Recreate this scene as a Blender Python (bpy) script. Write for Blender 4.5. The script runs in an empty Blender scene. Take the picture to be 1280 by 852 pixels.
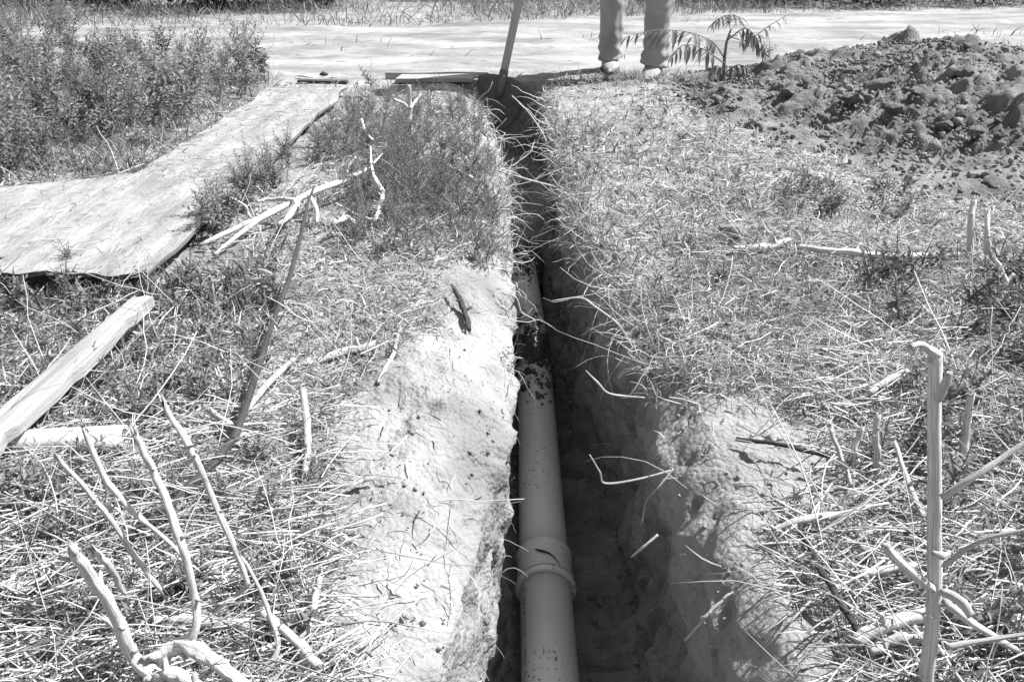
import bpy, math, random
import numpy as np
from mathutils import Vector

# ------------------------------------------------------------------ camera, sky, sun, exposure
scene = bpy.context.scene
COL = scene.collection
CAM_H, FPX, PITCH = 0.72, 1000.0, math.radians(27.07)
cam_data = bpy.data.cameras.new('camera')
cam_data.sensor_width = 36.0
cam_data.lens = FPX / 1280.0 * 36.0
cam_data.clip_start, cam_data.clip_end = 0.02, 500.0
cam = bpy.data.objects.new('camera', cam_data)
COL.objects.link(cam)
cam.location = (0, 0, CAM_H)
cam.rotation_euler = (math.pi / 2 - PITCH, 0, 0)
scene.camera = cam

SUN_ELEV, SUN_AZ = math.radians(51), math.radians(20)      # azimuth measured from +X (right) towards +Y (away)
world = bpy.data.worlds.new('World')
scene.world = world
world.use_nodes = True
wn, wl = world.node_tree.nodes, world.node_tree.links
wn.clear()
sky = wn.new('ShaderNodeTexSky')
sky.sky_type = 'NISHITA'
sky.sun_disc = False
sky.sun_elevation = SUN_ELEV
sky.sun_rotation = math.pi / 2 - SUN_AZ
bw = wn.new('ShaderNodeRGBToBW')                            # the photograph is monochrome
bg = wn.new('ShaderNodeBackground')
bg.inputs['Strength'].default_value = 0.085
wo = wn.new('ShaderNodeOutputWorld')
wl.new(sky.outputs['Color'], bw.inputs['Color'])
wl.new(bw.outputs['Val'], bg.inputs['Color'])
wl.new(bg.outputs['Background'], wo.inputs['Surface'])
sun_data = bpy.data.lights.new('sun', 'SUN')
sun_data.energy = 4.5
sun_data.angle = math.radians(0.5)
sun = bpy.data.objects.new('sun', sun_data)
COL.objects.link(sun)
_sd = Vector((math.cos(SUN_ELEV) * math.cos(SUN_AZ), math.cos(SUN_ELEV) * math.sin(SUN_AZ), math.sin(SUN_ELEV)))
sun.rotation_euler = _sd.to_track_quat('Z', 'Y').to_euler()
vs = scene.view_settings
vs.view_transform, vs.look, vs.gamma, vs.use_curve_mapping = 'Standard', 'None', 1.0, False
vs.exposure = 1.40
scene.cycles.max_bounces = 8
scene.cycles.transmission_bounces = 4

# ------------------------------------------------------------------ helpers
rng = np.random.default_rng(7)
_c, _s = math.cos(PITCH), math.sin(PITCH)


def P(px, py, z=0.0):
    """ground point seen at a pixel of the 1280x852 photograph, on the level z"""
    u, v = (px - 640) / FPX, (py - 426) / FPX
    t = (CAM_H - z) / (_s + v * _c)
    return np.array([u * t, (_c - v * _s) * t, z])


def PA(px, py, z=0.0):
    px, py = np.asarray(px, float), np.asarray(py, float)
    u, v = (px - 640) / FPX, (py - 426) / FPX
    t = (CAM_H - z) / (_s + v * _c)
    return u * t, (_c - v * _s) * t


def PY(px, py, Y):
    """point seen at a pixel at the distance Y"""
    u, v = (px - 640) / FPX, (py - 426) / FPX
    t = Y / (_c - v * _s)
    return np.array([u * t, Y, CAM_H - t * (_s + v * _c)])


def proj(x, y, z):
    d = CAM_H - z
    zc = y * _c + d * _s
    return 640 + FPX * x / zc, 426 + FPX * (d * _c - y * _s) / zc


def _hash(ix, iy, iz):
    h = (ix * 374761393 + iy * 668265263 + iz * 2147483647) & 0xFFFFFFFF
    h = ((h ^ (h >> 13)) * 1274126177) & 0xFFFFFFFF
    h = ((h ^ (h >> 16)) * 2246822519) & 0xFFFFFFFF
    return ((h ^ (h >> 15)) & 0xFFFFFF) / float(0xFFFFFF) * 2 - 1


def vnoise(x, y, z=0.0):
    x, y, z = np.broadcast_arrays(np.asarray(x, float), np.asarray(y, float), np.asarray(z, float))
    fx, fy, fz = np.floor(x), np.floor(y), np.floor(z)
    ix, iy, iz = fx.astype(np.int64), fy.astype(np.int64), fz.astype(np.int64)
    tx, ty, tz = x - fx, y - fy, z - fz
    tx, ty, tz = tx * tx * (3 - 2 * tx), ty * ty * (3 - 2 * ty), tz * tz * (3 - 2 * tz)
    r = 0
    for a, wx in ((0, 1 - tx), (1, tx)):
        for b, wy in ((0, 1 - ty), (1, ty)):
            for c, wz in ((0, 1 - tz), (1, tz)):
                r = r + _hash(ix + a, iy + b, iz + c) * wx * wy * wz
    return r


def fbm(x, y, z=0.0, o=4):
    x, y, z = np.asarray(x, float), np.asarray(y, float), np.asarray(z, float)
    r, a = 0, 1.0
    for k in range(o):
        r = r + a * vnoise(x * 2 ** k + 17.3 * k, y * 2 ** k + 5.1 * k, z * 2 ** k + 9.7 * k)
        a *= 0.5
    return r


def sstep(a, b, x):
    t = np.clip((np.asarray(x, float) - a) / (b - a), 0, 1)
    return t * t * (3 - 2 * t)


def in_poly(px, py, poly):
    px, py = np.asarray(px), np.asarray(py)
    r = np.zeros(px.shape, bool)
    n = len(poly)
    for i in range(n):
        (x1, y1), (x2, y2) = poly[i], poly[(i + 1) % n]
        if y1 == y2:
            continue
        c = ((y1 > py) != (y2 > py)) & (px < (x2 - x1) * (py - y1) / (y2 - y1) + x1)
        r ^= c
    return r


# ---- materials -------------------------------------------------------------
def nd(t, kind, **kw):
    n = t.nodes.new(kind)
    for k, v in kw.items():
        setattr(n, k, v)
    return n


def mat(name, lo, hi, scale=8.0, rough=0.85, bump=0.3, bscale=40.0, bdist=0.004, detail=8.0, spec=0.25,
        stretch=None, extra=None, attr=False, translucent=0.0, lo_pos=0.35, hi_pos=0.65, fib=False, crumb=False):
    m = bpy.data.materials.new(name)
    m.use_nodes = True
    t = m.node_tree
    t.nodes.clear()
    L = t.links
    out = nd(t, 'ShaderNodeOutputMaterial')
    b = nd(t, 'ShaderNodeBsdfPrincipled')
    b.inputs['Roughness'].default_value = rough
    b.inputs['Specular IOR Level'].default_value = spec
    tc = nd(t, 'ShaderNodeTexCoord')
    co = tc.outputs['Object']
    if fib:
        co = nd(t, 'ShaderNodeAttribute', attribute_name='fib').outputs['Vector']
    if stretch:
        mp = nd(t, 'ShaderNodeMapping')
        mp.inputs['Scale'].default_value = stretch
        L.new(co, mp.inputs['Vector'])
        co = mp.outputs['Vector']
    n = nd(t, 'ShaderNodeTexNoise')
    n.inputs['Scale'].default_value = scale
    n.inputs['Detail'].default_value = detail
    n.inputs['Roughness'].default_value = 0.62
    L.new(co, n.inputs['Vector'])
    r = nd(t, 'ShaderNodeValToRGB')
    r.color_ramp.elements[0].position, r.color_ramp.elements[1].position = lo_pos, hi_pos
    r.color_ramp.elements[0].color = (lo, lo, lo, 1)
    r.color_ramp.elements[1].color = (hi, hi, hi, 1)
    L.new(n.outputs['Fac'], r.inputs['Fac'])
    col = r.outputs['Color']
    if attr:
        at = nd(t, 'ShaderNodeAttribute', attribute_name='tone')
        mx = nd(t, 'ShaderNodeMix', data_type='RGBA', blend_type='MULTIPLY')
        mx.inputs['Factor'].default_value = 1.0
        L.new(col, mx.inputs['A'])
        L.new(at.outputs['Fac'], mx.inputs['B'])
        col = mx.outputs['Result']
    if extra:
        col = extra(t, L, co, col)
    L.new(col, b.inputs['Base Color'])
    if bump > 0:
        n2 = nd(t, 'ShaderNodeTexNoise')
        n2.inputs['Scale'].default_value = bscale
        n2.inputs['Detail'].default_value = 6.0
        n2.inputs['Roughness'].default_value = 0.65
        L.new(co, n2.inputs['Vector'])
        bp = nd(t, 'ShaderNodeBump')
        bp.inputs['Strength'].default_value = bump
        bp.inputs['Distance'].default_value = bdist
        hgt = n2.outputs['Fac']
        if crumb:                                   # small crumbs and pits on top of the noise
            vo = nd(t, 'ShaderNodeTexVoronoi')
            vo.inputs['Scale'].default_value = bscale * 1.6
            vo.inputs['Randomness'].default_value = 1.0
            L.new(co, vo.inputs['Vector'])
            ad = nd(t, 'ShaderNodeMath', operation='MULTIPLY_ADD')
            L.new(vo.outputs['Distance'], ad.inputs[0])
            ad.inputs[1].default_value = -.45
            L.new(hgt, ad.inputs[2])
            hgt = ad.outputs['Value']
        L.new(hgt, bp.inputs['Height'])
        L.new(bp.outputs['Normal'], b.inputs['Normal'])
    sh = b.outputs['BSDF']
    if translucent > 0:
        tr = nd(t, 'ShaderNodeBsdfTranslucent')
        L.new(col, tr.inputs['Color'])
        ms = nd(t, 'ShaderNodeMixShader')
        ms.inputs['Fac'].default_value = translucent
        L.new(sh, ms.inputs[1])
        L.new(tr.outputs['BSDF'], ms.inputs[2])
        sh = ms.outputs['Shader']
    L.new(sh, out.inputs['Surface'])
    return m


def specks(scale, lo_edge, hi_edge, tone, mask_scale=None, mask_lo=.45, mask_hi=.6, blobs=False):
    """darker (or paler) dirt flecks of their own shape over a colour"""
    def f(t, L, co, col):
        n = nd(t, 'ShaderNodeTexNoise')
        n.inputs['Scale'].default_value = scale
        n.inputs['Detail'].default_value = 3.0
        L.new(co, n.inputs['Vector'])
        mr = nd(t, 'ShaderNodeMapRange')
        mr.inputs['From Min'].default_value, mr.inputs['From Max'].default_value = lo_edge, hi_edge
        L.new(n.outputs['Fac'], mr.inputs['Value'])
        fac = mr.outputs['Result']
        if mask_scale:
            n3 = nd(t, 'ShaderNodeTexNoise')
            n3.inputs['Scale'].default_value = mask_scale
            L.new(co, n3.inputs['Vector'])
            m3 = nd(t, 'ShaderNodeMapRange')
            m3.inputs['From Min'].default_value, m3.inputs['From Max'].default_value = mask_lo, mask_hi
            L.new(n3.outputs['Fac'], m3.inputs['Value'])
            mu = nd(t, 'ShaderNodeMath', operation='MULTIPLY')
            L.new(fac, mu.inputs[0])
            L.new(m3.outputs['Result'], mu.inputs[1])
            fac = mu.outputs['Value']
        mx = nd(t, 'ShaderNodeMix', data_type='RGBA')
        L.new(fac, mx.inputs['Factor'])
        L.new(col, mx.inputs['A'])
        mx.inputs['B'].default_value = (tone, tone, tone, 1)
        return mx.outputs['Result']
    return f


def strata(t, L, co, col):
    """uneven paler and darker soil layers"""
    mp = nd(t, 'ShaderNodeMapping')
    mp.inputs['Scale'].default_value = (2.5, 4.0, 16.0)
    L.new(co, mp.inputs['Vector'])
    n = nd(t, 'ShaderNodeTexNoise')
    n.inputs['Scale'].default_value = 2.0
    n.inputs['Detail'].default_value = 5.0
    L.new(mp.outputs['Vector'], n.inputs['Vector'])
    mr = nd(t, 'ShaderNodeMapRange')
    mr.inputs['From Min'].default_value, mr.inputs['From Max'].default_value = .52, .64
    mr.inputs['To Max'].default_value = .55
    L.new(n.outputs['Fac'], mr.inputs['Value'])
    mx = nd(t, 'ShaderNodeMix', data_type='RGBA')
    L.new(mr.outputs['Result'], mx.inputs['Factor'])
    L.new(col, mx.inputs['A'])
    mx.inputs['B'].default_value = (.15, .15, .15, 1)
    return mx.outputs['Result']


M = {}
M['soil'] = mat('dry_soil', .185, .315, 5.0, .95, .8, 70.0, .010, spec=.08, crumb=True,
                extra=lambda t, L, co, col: strata(t, L, co, specks(90.0, .60, .72, .15, 7.0, .48, .66)(t, L, co, col)))
M['road'] = mat('road_dust', .14, .33, 1.0, .95, .7, 22.0, .012, spec=.08, stretch=(1.0, 2.6, 1.0), extra=specks(9.0, .55, .72, .13, 1.6, .38, .6))
M['mound'] = mat('dug_soil', .10, .225, 5.0, .95, 1.0, 45.0, .018, spec=.08)
M['clod'] = mat('soil_clod', .12, .26, 4.0, .95, .9, 90.0, .008, spec=.08)
M['damp'] = mat('damp_soil', .09, .19, 20.0, .95, 1.0, 60.0, .015, spec=.1)
M['pvc'] = mat('grey_pvc', .66, .73, 4.0, .42, .05, 60.0, .001, spec=.4,
               extra=specks(120.0, .60, .68, .07, 6.0, .50, .64))
M['pvc_white'] = mat('white_pvc', .55, .62, 5.0, .35, .04, 60.0, .001, spec=.45,
                     extra=specks(60.0, .66, .72, .28, 6.0, .5, .6))
M['stone'] = mat('field_stone', .18, .27, 30.0, .9, .6, 60.0, .004, spec=.15)
M['print'] = mat('print_ink', .05, .08, 10.0, .6, 0)
M['plank'] = mat('planed_wood', .20, .36, 3.0, .75, .8, 12.0, .003, stretch=(1.0, 26.0, 26.0), spec=.2)
M['ply'] = mat('weathered_plywood', .19, .33, 4.0, .85, .9, 40.0, .004, stretch=(5.0, 1.0, 1.0), spec=.12,
               extra=specks(34.0, .50, .68, .13, 2.6, .36, .60))
M['ply_edge'] = mat('plywood_layers', .05, .20, 4.0, .9, .6, 40.0, .003, stretch=(1.0, 1.0, 30.0), spec=.1)
M['board'] = mat('grey_board', .22, .34, 3.0, .85, .4, 14.0, .003, stretch=(1.0, 20.0, 20.0), spec=.15)
M['stalk'] = mat('bleached_stalk', .42, .76, 1.0, .85, 1.0, 1.6, .004, spec=.15, fib=True, lo_pos=.36, hi_pos=.60,
                 extra=specks(1.5, .62, .74, .16, .7, .52, .66))
M['twig'] = mat('pale_twig', .28, .55, 1.0, .8, .8, 1.6, .003, spec=.15, fib=True)
M['bark'] = mat('dark_bark', .03, .085, 1.2, .85, .8, 2.0, .003, spec=.15, fib=True)
M['straw'] = mat('straw', .80, 1.0, 40.0, .6, 0, spec=.3, attr=True, translucent=.2)
M['grass'] = mat('grass', .80, 1.0, 30.0, .55, 0, spec=.35, attr=True, translucent=.35)
M['leaf'] = mat('weed_leaf', .11, .21, 12.0, .5, 0, spec=.4, translucent=.35)
M['leaf_pale'] = mat('pale_weed_leaf', .14, .25, 12.0, .5, 0, spec=.4, translucent=.35)
M['stem'] = mat('weed_stem', .12, .22, 12.0, .7, 0, spec=.25)
M['far'] = mat('far_foliage', .02, .05, 6.0, .7, 0, spec=.2, translucent=.2)
M['steel'] = mat('dull_steel', .07, .13, 12.0, .55, .2, 50.0, .001, spec=.5)
M['handle'] = mat('shovel_wood', .26, .34, 1.0, .6, .15, 2.0, .001, spec=.3, fib=True)
M['denim'] = mat('denim', .23, .32, 6.0, .9, .35, 500.0, .001, spec=.1)
M['shirt'] = mat('shirt_cloth', .30, .38, 6.0, .9, .2, 400.0, .001, spec=.1)
M['skin'] = mat('skin', .36, .42, 10.0, .55, .05, 80.0, .001)
M['shoe'] = mat('suede_shoe', .22, .32, 14.0, .9, .3, 200.0, .001, spec=.15)
M['sole'] = mat('shoe_sole', .05, .09, 14.0, .8, .1, 80.0, .001)
M['hair'] = mat('hair', .03, .06, 60.0, .6, .3, 200.0, .002)

# ---- meshes ----------------------------------------------------------------


def mesh(name, verts, faces, material, smooth=True, tone=None):
    me = bpy.data.meshes.new(name)
    if isinstance(faces, np.ndarray):
        nv, nf, k = len(verts), len(faces), faces.shape[1]
        me.vertices.add(nv)
        me.vertices.foreach_set('co', np.ascontiguousarray(verts, np.float32).ravel())
        me.loops.add(nf * k)
        me.loops.foreach_set('vertex_index', np.ascontiguousarray(faces, np.int32).ravel())
        me.polygons.add(nf)
        me.polygons.foreach_set('loop_start', np.arange(nf, dtype=np.int32) * k)
        me.update(calc_edges=True)
    else:
        me.from_pydata([tuple(map(float, v)) for v in verts], [], [tuple(map(int, f)) for f in faces])
        me.update()
    me.validate()
    if smooth:
        me.polygons.foreach_set('use_smooth', np.ones(len(me.polygons), bool))
    if tone is not None:
        a = me.attributes.new('tone', 'FLOAT', 'POINT')
        a.data.foreach_set('value', np.ascontiguousarray(tone, np.float32))
    if getattr(verts, 'fib', None) and len(verts.fib) == len(me.vertices):
        a = me.attributes.new('fib', 'FLOAT_VECTOR', 'POINT')
        a.data.foreach_set('vector', np.array(verts.fib, np.float32).ravel())
    if material is not None:
        me.materials.append(material)
    return me


def tag(o, label=None, cat=None, group=None, kind=None):
    if label:
        o['label'] = label
    if cat:
        o['category'] = cat
    if group:
        o['group'] = group
    if kind:
        o['kind'] = kind
    return o


def link(name, data, parent=None, loc=None):
    o = bpy.data.objects.new(name, data)
    COL.objects.link(o)
    if parent:
        o.parent = parent
    if loc is not None:
        o.location = tuple(map(float, loc))
    return o


def empty(name, loc=(0, 0, 0), rz=0.0):
    o = link(name, None, None, loc)
    o.rotation_euler = (0, 0, rz)
    o.empty_display_size = 0.05
    return o


def smooth_path(pts, n):
    """Catmull-Rom through the points"""
    pts = np.asarray(pts, float)
    if len(pts) == 2:
        t = np.linspace(0, 1, n)[:, None]
        return pts[0] * (1 - t) + pts[1] * t
    q = np.vstack([2 * pts[0] - pts[1], pts, 2 * pts[-1] - pts[-2]])
    m = len(pts) - 1
    ts = np.linspace(0, m, n)
    out = []
    for t in ts:
        i = min(int(t), m - 1)
        f = t - i
        p0, p1, p2, p3 = q[i], q[i + 1], q[i + 2], q[i + 3]
        out.append(.5 * (2 * p1 + (p2 - p0) * f + (2 * p0 - 5 * p1 + 4 * p2 - p3) * f * f + (3 * p1 - p0 - 3 * p2 + p3) * f ** 3))
    return np.array(out)


class TV(list):
    fib = None


def sub(V, p):
    r = TV([np.asarray(v, float) - p for v in V])
    r.fib = getattr(V, 'fib', None)
    return r


def tube(pts, radii, sides=8, rough=0.0, seed=0.0, caps=True, ragged=0.0, flat=None):
    """a swept tube; returns verts, faces"""
    pts = np.asarray(pts, float)
    n = len(pts)
    radii = np.broadcast_to(np.asarray(radii, float), (n,)) if np.ndim(radii) == 0 or len(radii) == n else np.interp(np.linspace(0, 1, n), np.linspace(0, 1, len(radii)), radii)
    T = np.gradient(pts, axis=0)
    T /= np.linalg.norm(T, axis=1)[:, None] + 1e-12
    up = np.array([0, 0, 1.0]) if abs(T[0][2]) < .9 else np.array([1.0, 0, 0])
    V, F = TV(), []
    V.fib = []
    run = np.concatenate([[0], np.cumsum(np.linalg.norm(np.diff(pts, axis=0), axis=1))])
    sdo = (pts[0][0] * 91.7 + pts[0][1] * 37.3) % 50
    N = np.cross(T[0], up)
    for i in range(n):
        N = N - T[i] * np.dot(N, T[i])
        N /= np.linalg.norm(N) + 1e-12
        B = np.cross(T[i], N)
        for k in range(sides):
            a = 2 * math.pi * k / sides
            r = radii[i]
            if rough:
                r *= 1 + rough * float(vnoise(i * .55 + seed * 3.1, k * .9 + seed, seed)) + .5 * rough * float(vnoise(i * 1.7 + seed, k * 1.3, seed + 4))
            p = pts[i] + (N * math.cos(a) + B * math.sin(a)) * r
            if ragged and i in (0, n - 1):
                p = p + T[i] * (1 if i else -1) * ragged * float(_hash(np.int64(k + 31), np.int64(int(seed * 7) + i), np.int64(3))) 
            V.append(p)
            V.fib.append((math.cos(a) * 4.5 + sdo, math.sin(a) * 4.5, run[i] * 11 + sdo))
    for i in range(n - 1):
        for k in range(sides):
            a, b = i * sides + k, i * sides + (k + 1) % sides
            F.append((a, b, b + sides, a + sides))
    if caps:
        for i, rev in ((0, True), (n - 1, False)):
            V.append(pts[i])
            V.fib.append((sdo, 0, run[i] * 11 + sdo))
            c = len(V) - 1
            for k in range(sides):
                a, b = i * sides + k, i * sides + (k + 1) % sides
                F.append((c, b, a) if rev else (c, a, b))
    return V, F


def roughen(V, F, pts, radii, seed, nubs=3, splinters=5):
    """cut twig stubs along a stick and fibres at its broken end"""
    Rn = random.Random(int(seed * 13) + 5)
    n = len(pts)
    rr = np.interp(np.linspace(0, 1, n), np.linspace(0, 1, len(radii)), radii)
    parts = [(V, F)]
    for _ in range(nubs):
        i = Rn.randrange(2, max(3, n - 2))
        d = np.array([Rn.uniform(-1, 1), Rn.uniform(-1, 1), Rn.uniform(-.3, 1)])
        t = pts[min(i + 1, n - 1)] - pts[i - 1]
        t = t / (np.linalg.norm(t) + 1e-9)
        d = d - t * np.dot(d, t) * .6
        d /= np.linalg.norm(d) + 1e-9
        r = rr[i]
        parts.append(tube([pts[i], pts[i] + d * r * 1.3, pts[i] + d * r * Rn.uniform(1.7, 3.0)], [r * .75, r * .45, r * .30], 6, .2, seed, True, r * .3))
    t = pts[-1] - pts[-2]
    t = t / (np.linalg.norm(t) + 1e-9)
    for _ in range(splinters):
        r = rr[-1]
        o = np.array([Rn.uniform(-1, 1), Rn.uniform(-1, 1), Rn.uniform(-1, 1)])
        o = o - t * np.dot(o, t)
        o = o / (np.linalg.norm(o) + 1e-9) * r * .7
        parts.append(tube([pts[-1] + o - t * r, pts[-1] + o * 1.15 + t * r * Rn.uniform(.8, 2.4)], [r * .34, r * .05], 4))
    return merge(*parts)


def merge(*parts):
    V, F = TV(), []
    V.fib = []
    for v, f in parts:
        V.fib.extend(getattr(v, 'fib', None) or [(0, 0, 0)] * len(v))
        o = len(V)
        V.extend(v)
        F.extend([tuple(i + o for i in q) for q in f])
    return V, F


def box(x0, x1, y0, y1, z0, z1, seg=(1, 1, 1), warp=0.0, seed=0.0, bev=0.0):
    """bevelled box with optional subdivision and warp, as verts/faces"""
    import bmesh
    bm = bmesh.new()
    bmesh.ops.create_cube(bm, size=1.0)
    for v in bm.verts:
        v.co = Vector(((x0 + x1) / 2 + v.co.x * (x1 - x0), (y0 + y1) / 2 + v.co.y * (y1 - y0), (z0 + z1) / 2 + v.co.z * (z1 - z0)))
    for ax, cuts in enumerate(seg):
        if cuts > 1:
            es = [e for e in bm.edges if abs((e.verts[0].co - e.verts[1].co)[ax]) > 1e-6]
            bmesh.ops.subdivide_edges(bm, edges=es, cuts=cuts - 1, use_grid_fill=True)
    if bev:
        es = [e for e in bm.edges if len(e.link_faces) == 2 and e.calc_face_angle(0) > 1.0]
        bmesh.ops.bevel(bm, geom=es, offset=bev, segments=1, affect='EDGES')
    V = [np.array(v.co) for v in bm.verts]
    bm.verts.index_update()
    F = [tuple(v.index for v in f.verts) for f in bm.faces]
    bm.free()
    if warp:
        for p in V:
            p += warp * np.array([float(vnoise(p[0] * 7 + seed, p[1] * 7, p[2] * 7)), float(vnoise(p[0] * 7, p[1] * 7 + seed, p[2] * 7 + 3)), float(vnoise(p[0] * 5, p[1] * 5, seed + 8))])
    return V, F


def blades(pos, az, lean, length, width, curl, tone, K=3, twist=None, round_=False, taper=1.0, wig=0.0, ewig=0.0):
    """ribbon (or three-sided) blades as one big triangle list"""
    n = len(pos)
    b = lambda a: np.broadcast_to(np.asarray(a, float), (n,)).copy()
    az, lean, length, width, curl, tone = map(b, (az, lean, length, width, curl, tone))
    tw = b(twist) if twist is not None else rng.uniform(-1.2, 1.2, n)
    p = np.array(pos, float)
    rings = []
    a = az.copy()
    ev = np.zeros(n)
    for k in range(K + 1):
        s = k / K
        e = lean - curl * s + ev
        h = np.stack([np.cos(a), np.sin(a), np.zeros(n)], 1)
        tan = h * np.cos(e)[:, None] + np.array([0, 0, 1.0]) * np.sin(e)[:, None]
        side = np.stack([-np.sin(a), np.cos(a), np.zeros(n)], 1)
        nor = np.cross(tan, side)
        w = width * (1 - taper * s ** 1.7) * (.55 + .45 * min(1.0, s * 3 + .3)) * .5
        if round_:
            vs_ = []
            for q in range(3):
                th = tw + q * 2.0944
                vs_.append(p + (side * np.cos(th)[:, None] + nor * np.sin(th)[:, None]) * w[:, None])
            rings.append(np.stack(vs_, 1))
        else:
            sd = side * np.cos(tw)[:, None] + nor * np.sin(tw)[:, None]
            rings.append(np.stack([p - sd * w[:, None], p + sd * w[:, None]], 1))
        p = p + tan * (length / K)[:, None]
        if wig:
            a = a + rng.uniform(-wig, wig, n)
        if ewig:
            ev = ev + rng.uniform(-ewig, ewig, n)
    R = rings[0].shape[1]
    V = np.concatenate(rings, 1).reshape(n, -1, 3)
    nv = V.shape[1]
    tri = []
    for k in range(K):
        o = k * R
        if R == 2:
            tri += [(o, o + 1, o + 3), (o, o + 3, o + 2)]
        else:
            for q in range(3):
                q2 = (q + 1) % 3
                tri += [(o + q, o + q2, o + R + q2), (o + q, o + R + q2, o + R + q)]
    if R == 3:
        tri += [(K * R, K * R + 1, K * R + 2)]
    tri = np.array(tri)
    F = (tri[None] + (np.arange(n) * nv)[:, None, None]).reshape(-1, 3)
    return V.reshape(-1, 3), F, np.repeat(tone, nv)


def stuff(name, parts, material, label, cat, smooth=False):
    V, F, T, o = [], [], [], 0
    for v, f, t in parts:
        V.append(v)
        F.append(f + o)
        T.append(t)
        o += len(v)
    ob = link(name, mesh(name, np.concatenate(V), np.concatenate(F), material, smooth, np.concatenate(T)))
    return tag(ob, label, cat, kind='stuff')


# ------------------------------------------------------------------ the ground with its trench
_ly = [-3, .45, .60, .72, .85, 1.0, 1.2, 1.8, 2.5, 3.2, 3.9, 4.4, 5]
_lx = [-.10, -.095, -.090, -.075, -.052, -.030, -.004, .0, -.012, -.05, -.125, -.20, -.20]
_ry = [-3, .45, .60, .75, 1.05, 1.2, 1.5, 1.77, 2.2, 2.8, 3.8, 4.4, 5]
_rx = [.31, .305, .29, .252, .250, .262, .222, .20, .160, .160, .145, .13, .12]
T_END, T_START = 4.50, -1.2


def lip_l(y):
    y = np.asarray(y, float)
    return np.interp(y, _ly, _lx) + .012 * fbm(y * 5, 3.3, 1.0, 3)


def lip_r(y):
    y = np.asarray(y, float)
    return np.interp(y, _ry, _rx) + .014 * fbm(y * 4.5, 8.3, 2.0, 3)


def t_on(y):
    return (1 - sstep(T_END - .03, T_END + .05, y)) * sstep(T_START - .05, T_START + .05, y)


def base_h(x, y):
    h = .022 * fbm(x * 1.1 + 3, y * 1.1, 0, 3) + .006 * fbm(x * 6, y * 6, 4, 3)
    h = h + .055 * np.exp(-(((x + .36) / .30) ** 2 + ((y - 3.1) / .95) ** 2))
    h = h + .035 * np.exp(-(((x - .75) / .4) ** 2 + ((y - 3.0) / 1.2) ** 2))
    flat = sstep(4.3, 5.2, y)
    return h * (1 - .75 * flat) - .01 * flat


def ground_h(x, y):
    x, y = np.asarray(x, float), np.asarray(y, float)
    h = base_h(x, y)
    on = t_on(y)
    dl, dr = lip_l(y) - x, x - lip_r(y)
    wl_, wr_ = .17 + .05 * vnoise(y * 3, 1), .10 + .04 * vnoise(y * 3, 5)
    h = h - on * np.where(dl >= 0, .075 * np.clip(1 - dl / wl_, 0, 1) ** 2.2, 0)
    h = h - on * np.where(dr >= 0, .060 * np.clip(1 - dr / wr_, 0, 1) ** 2.2, 0)
    return h


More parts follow.
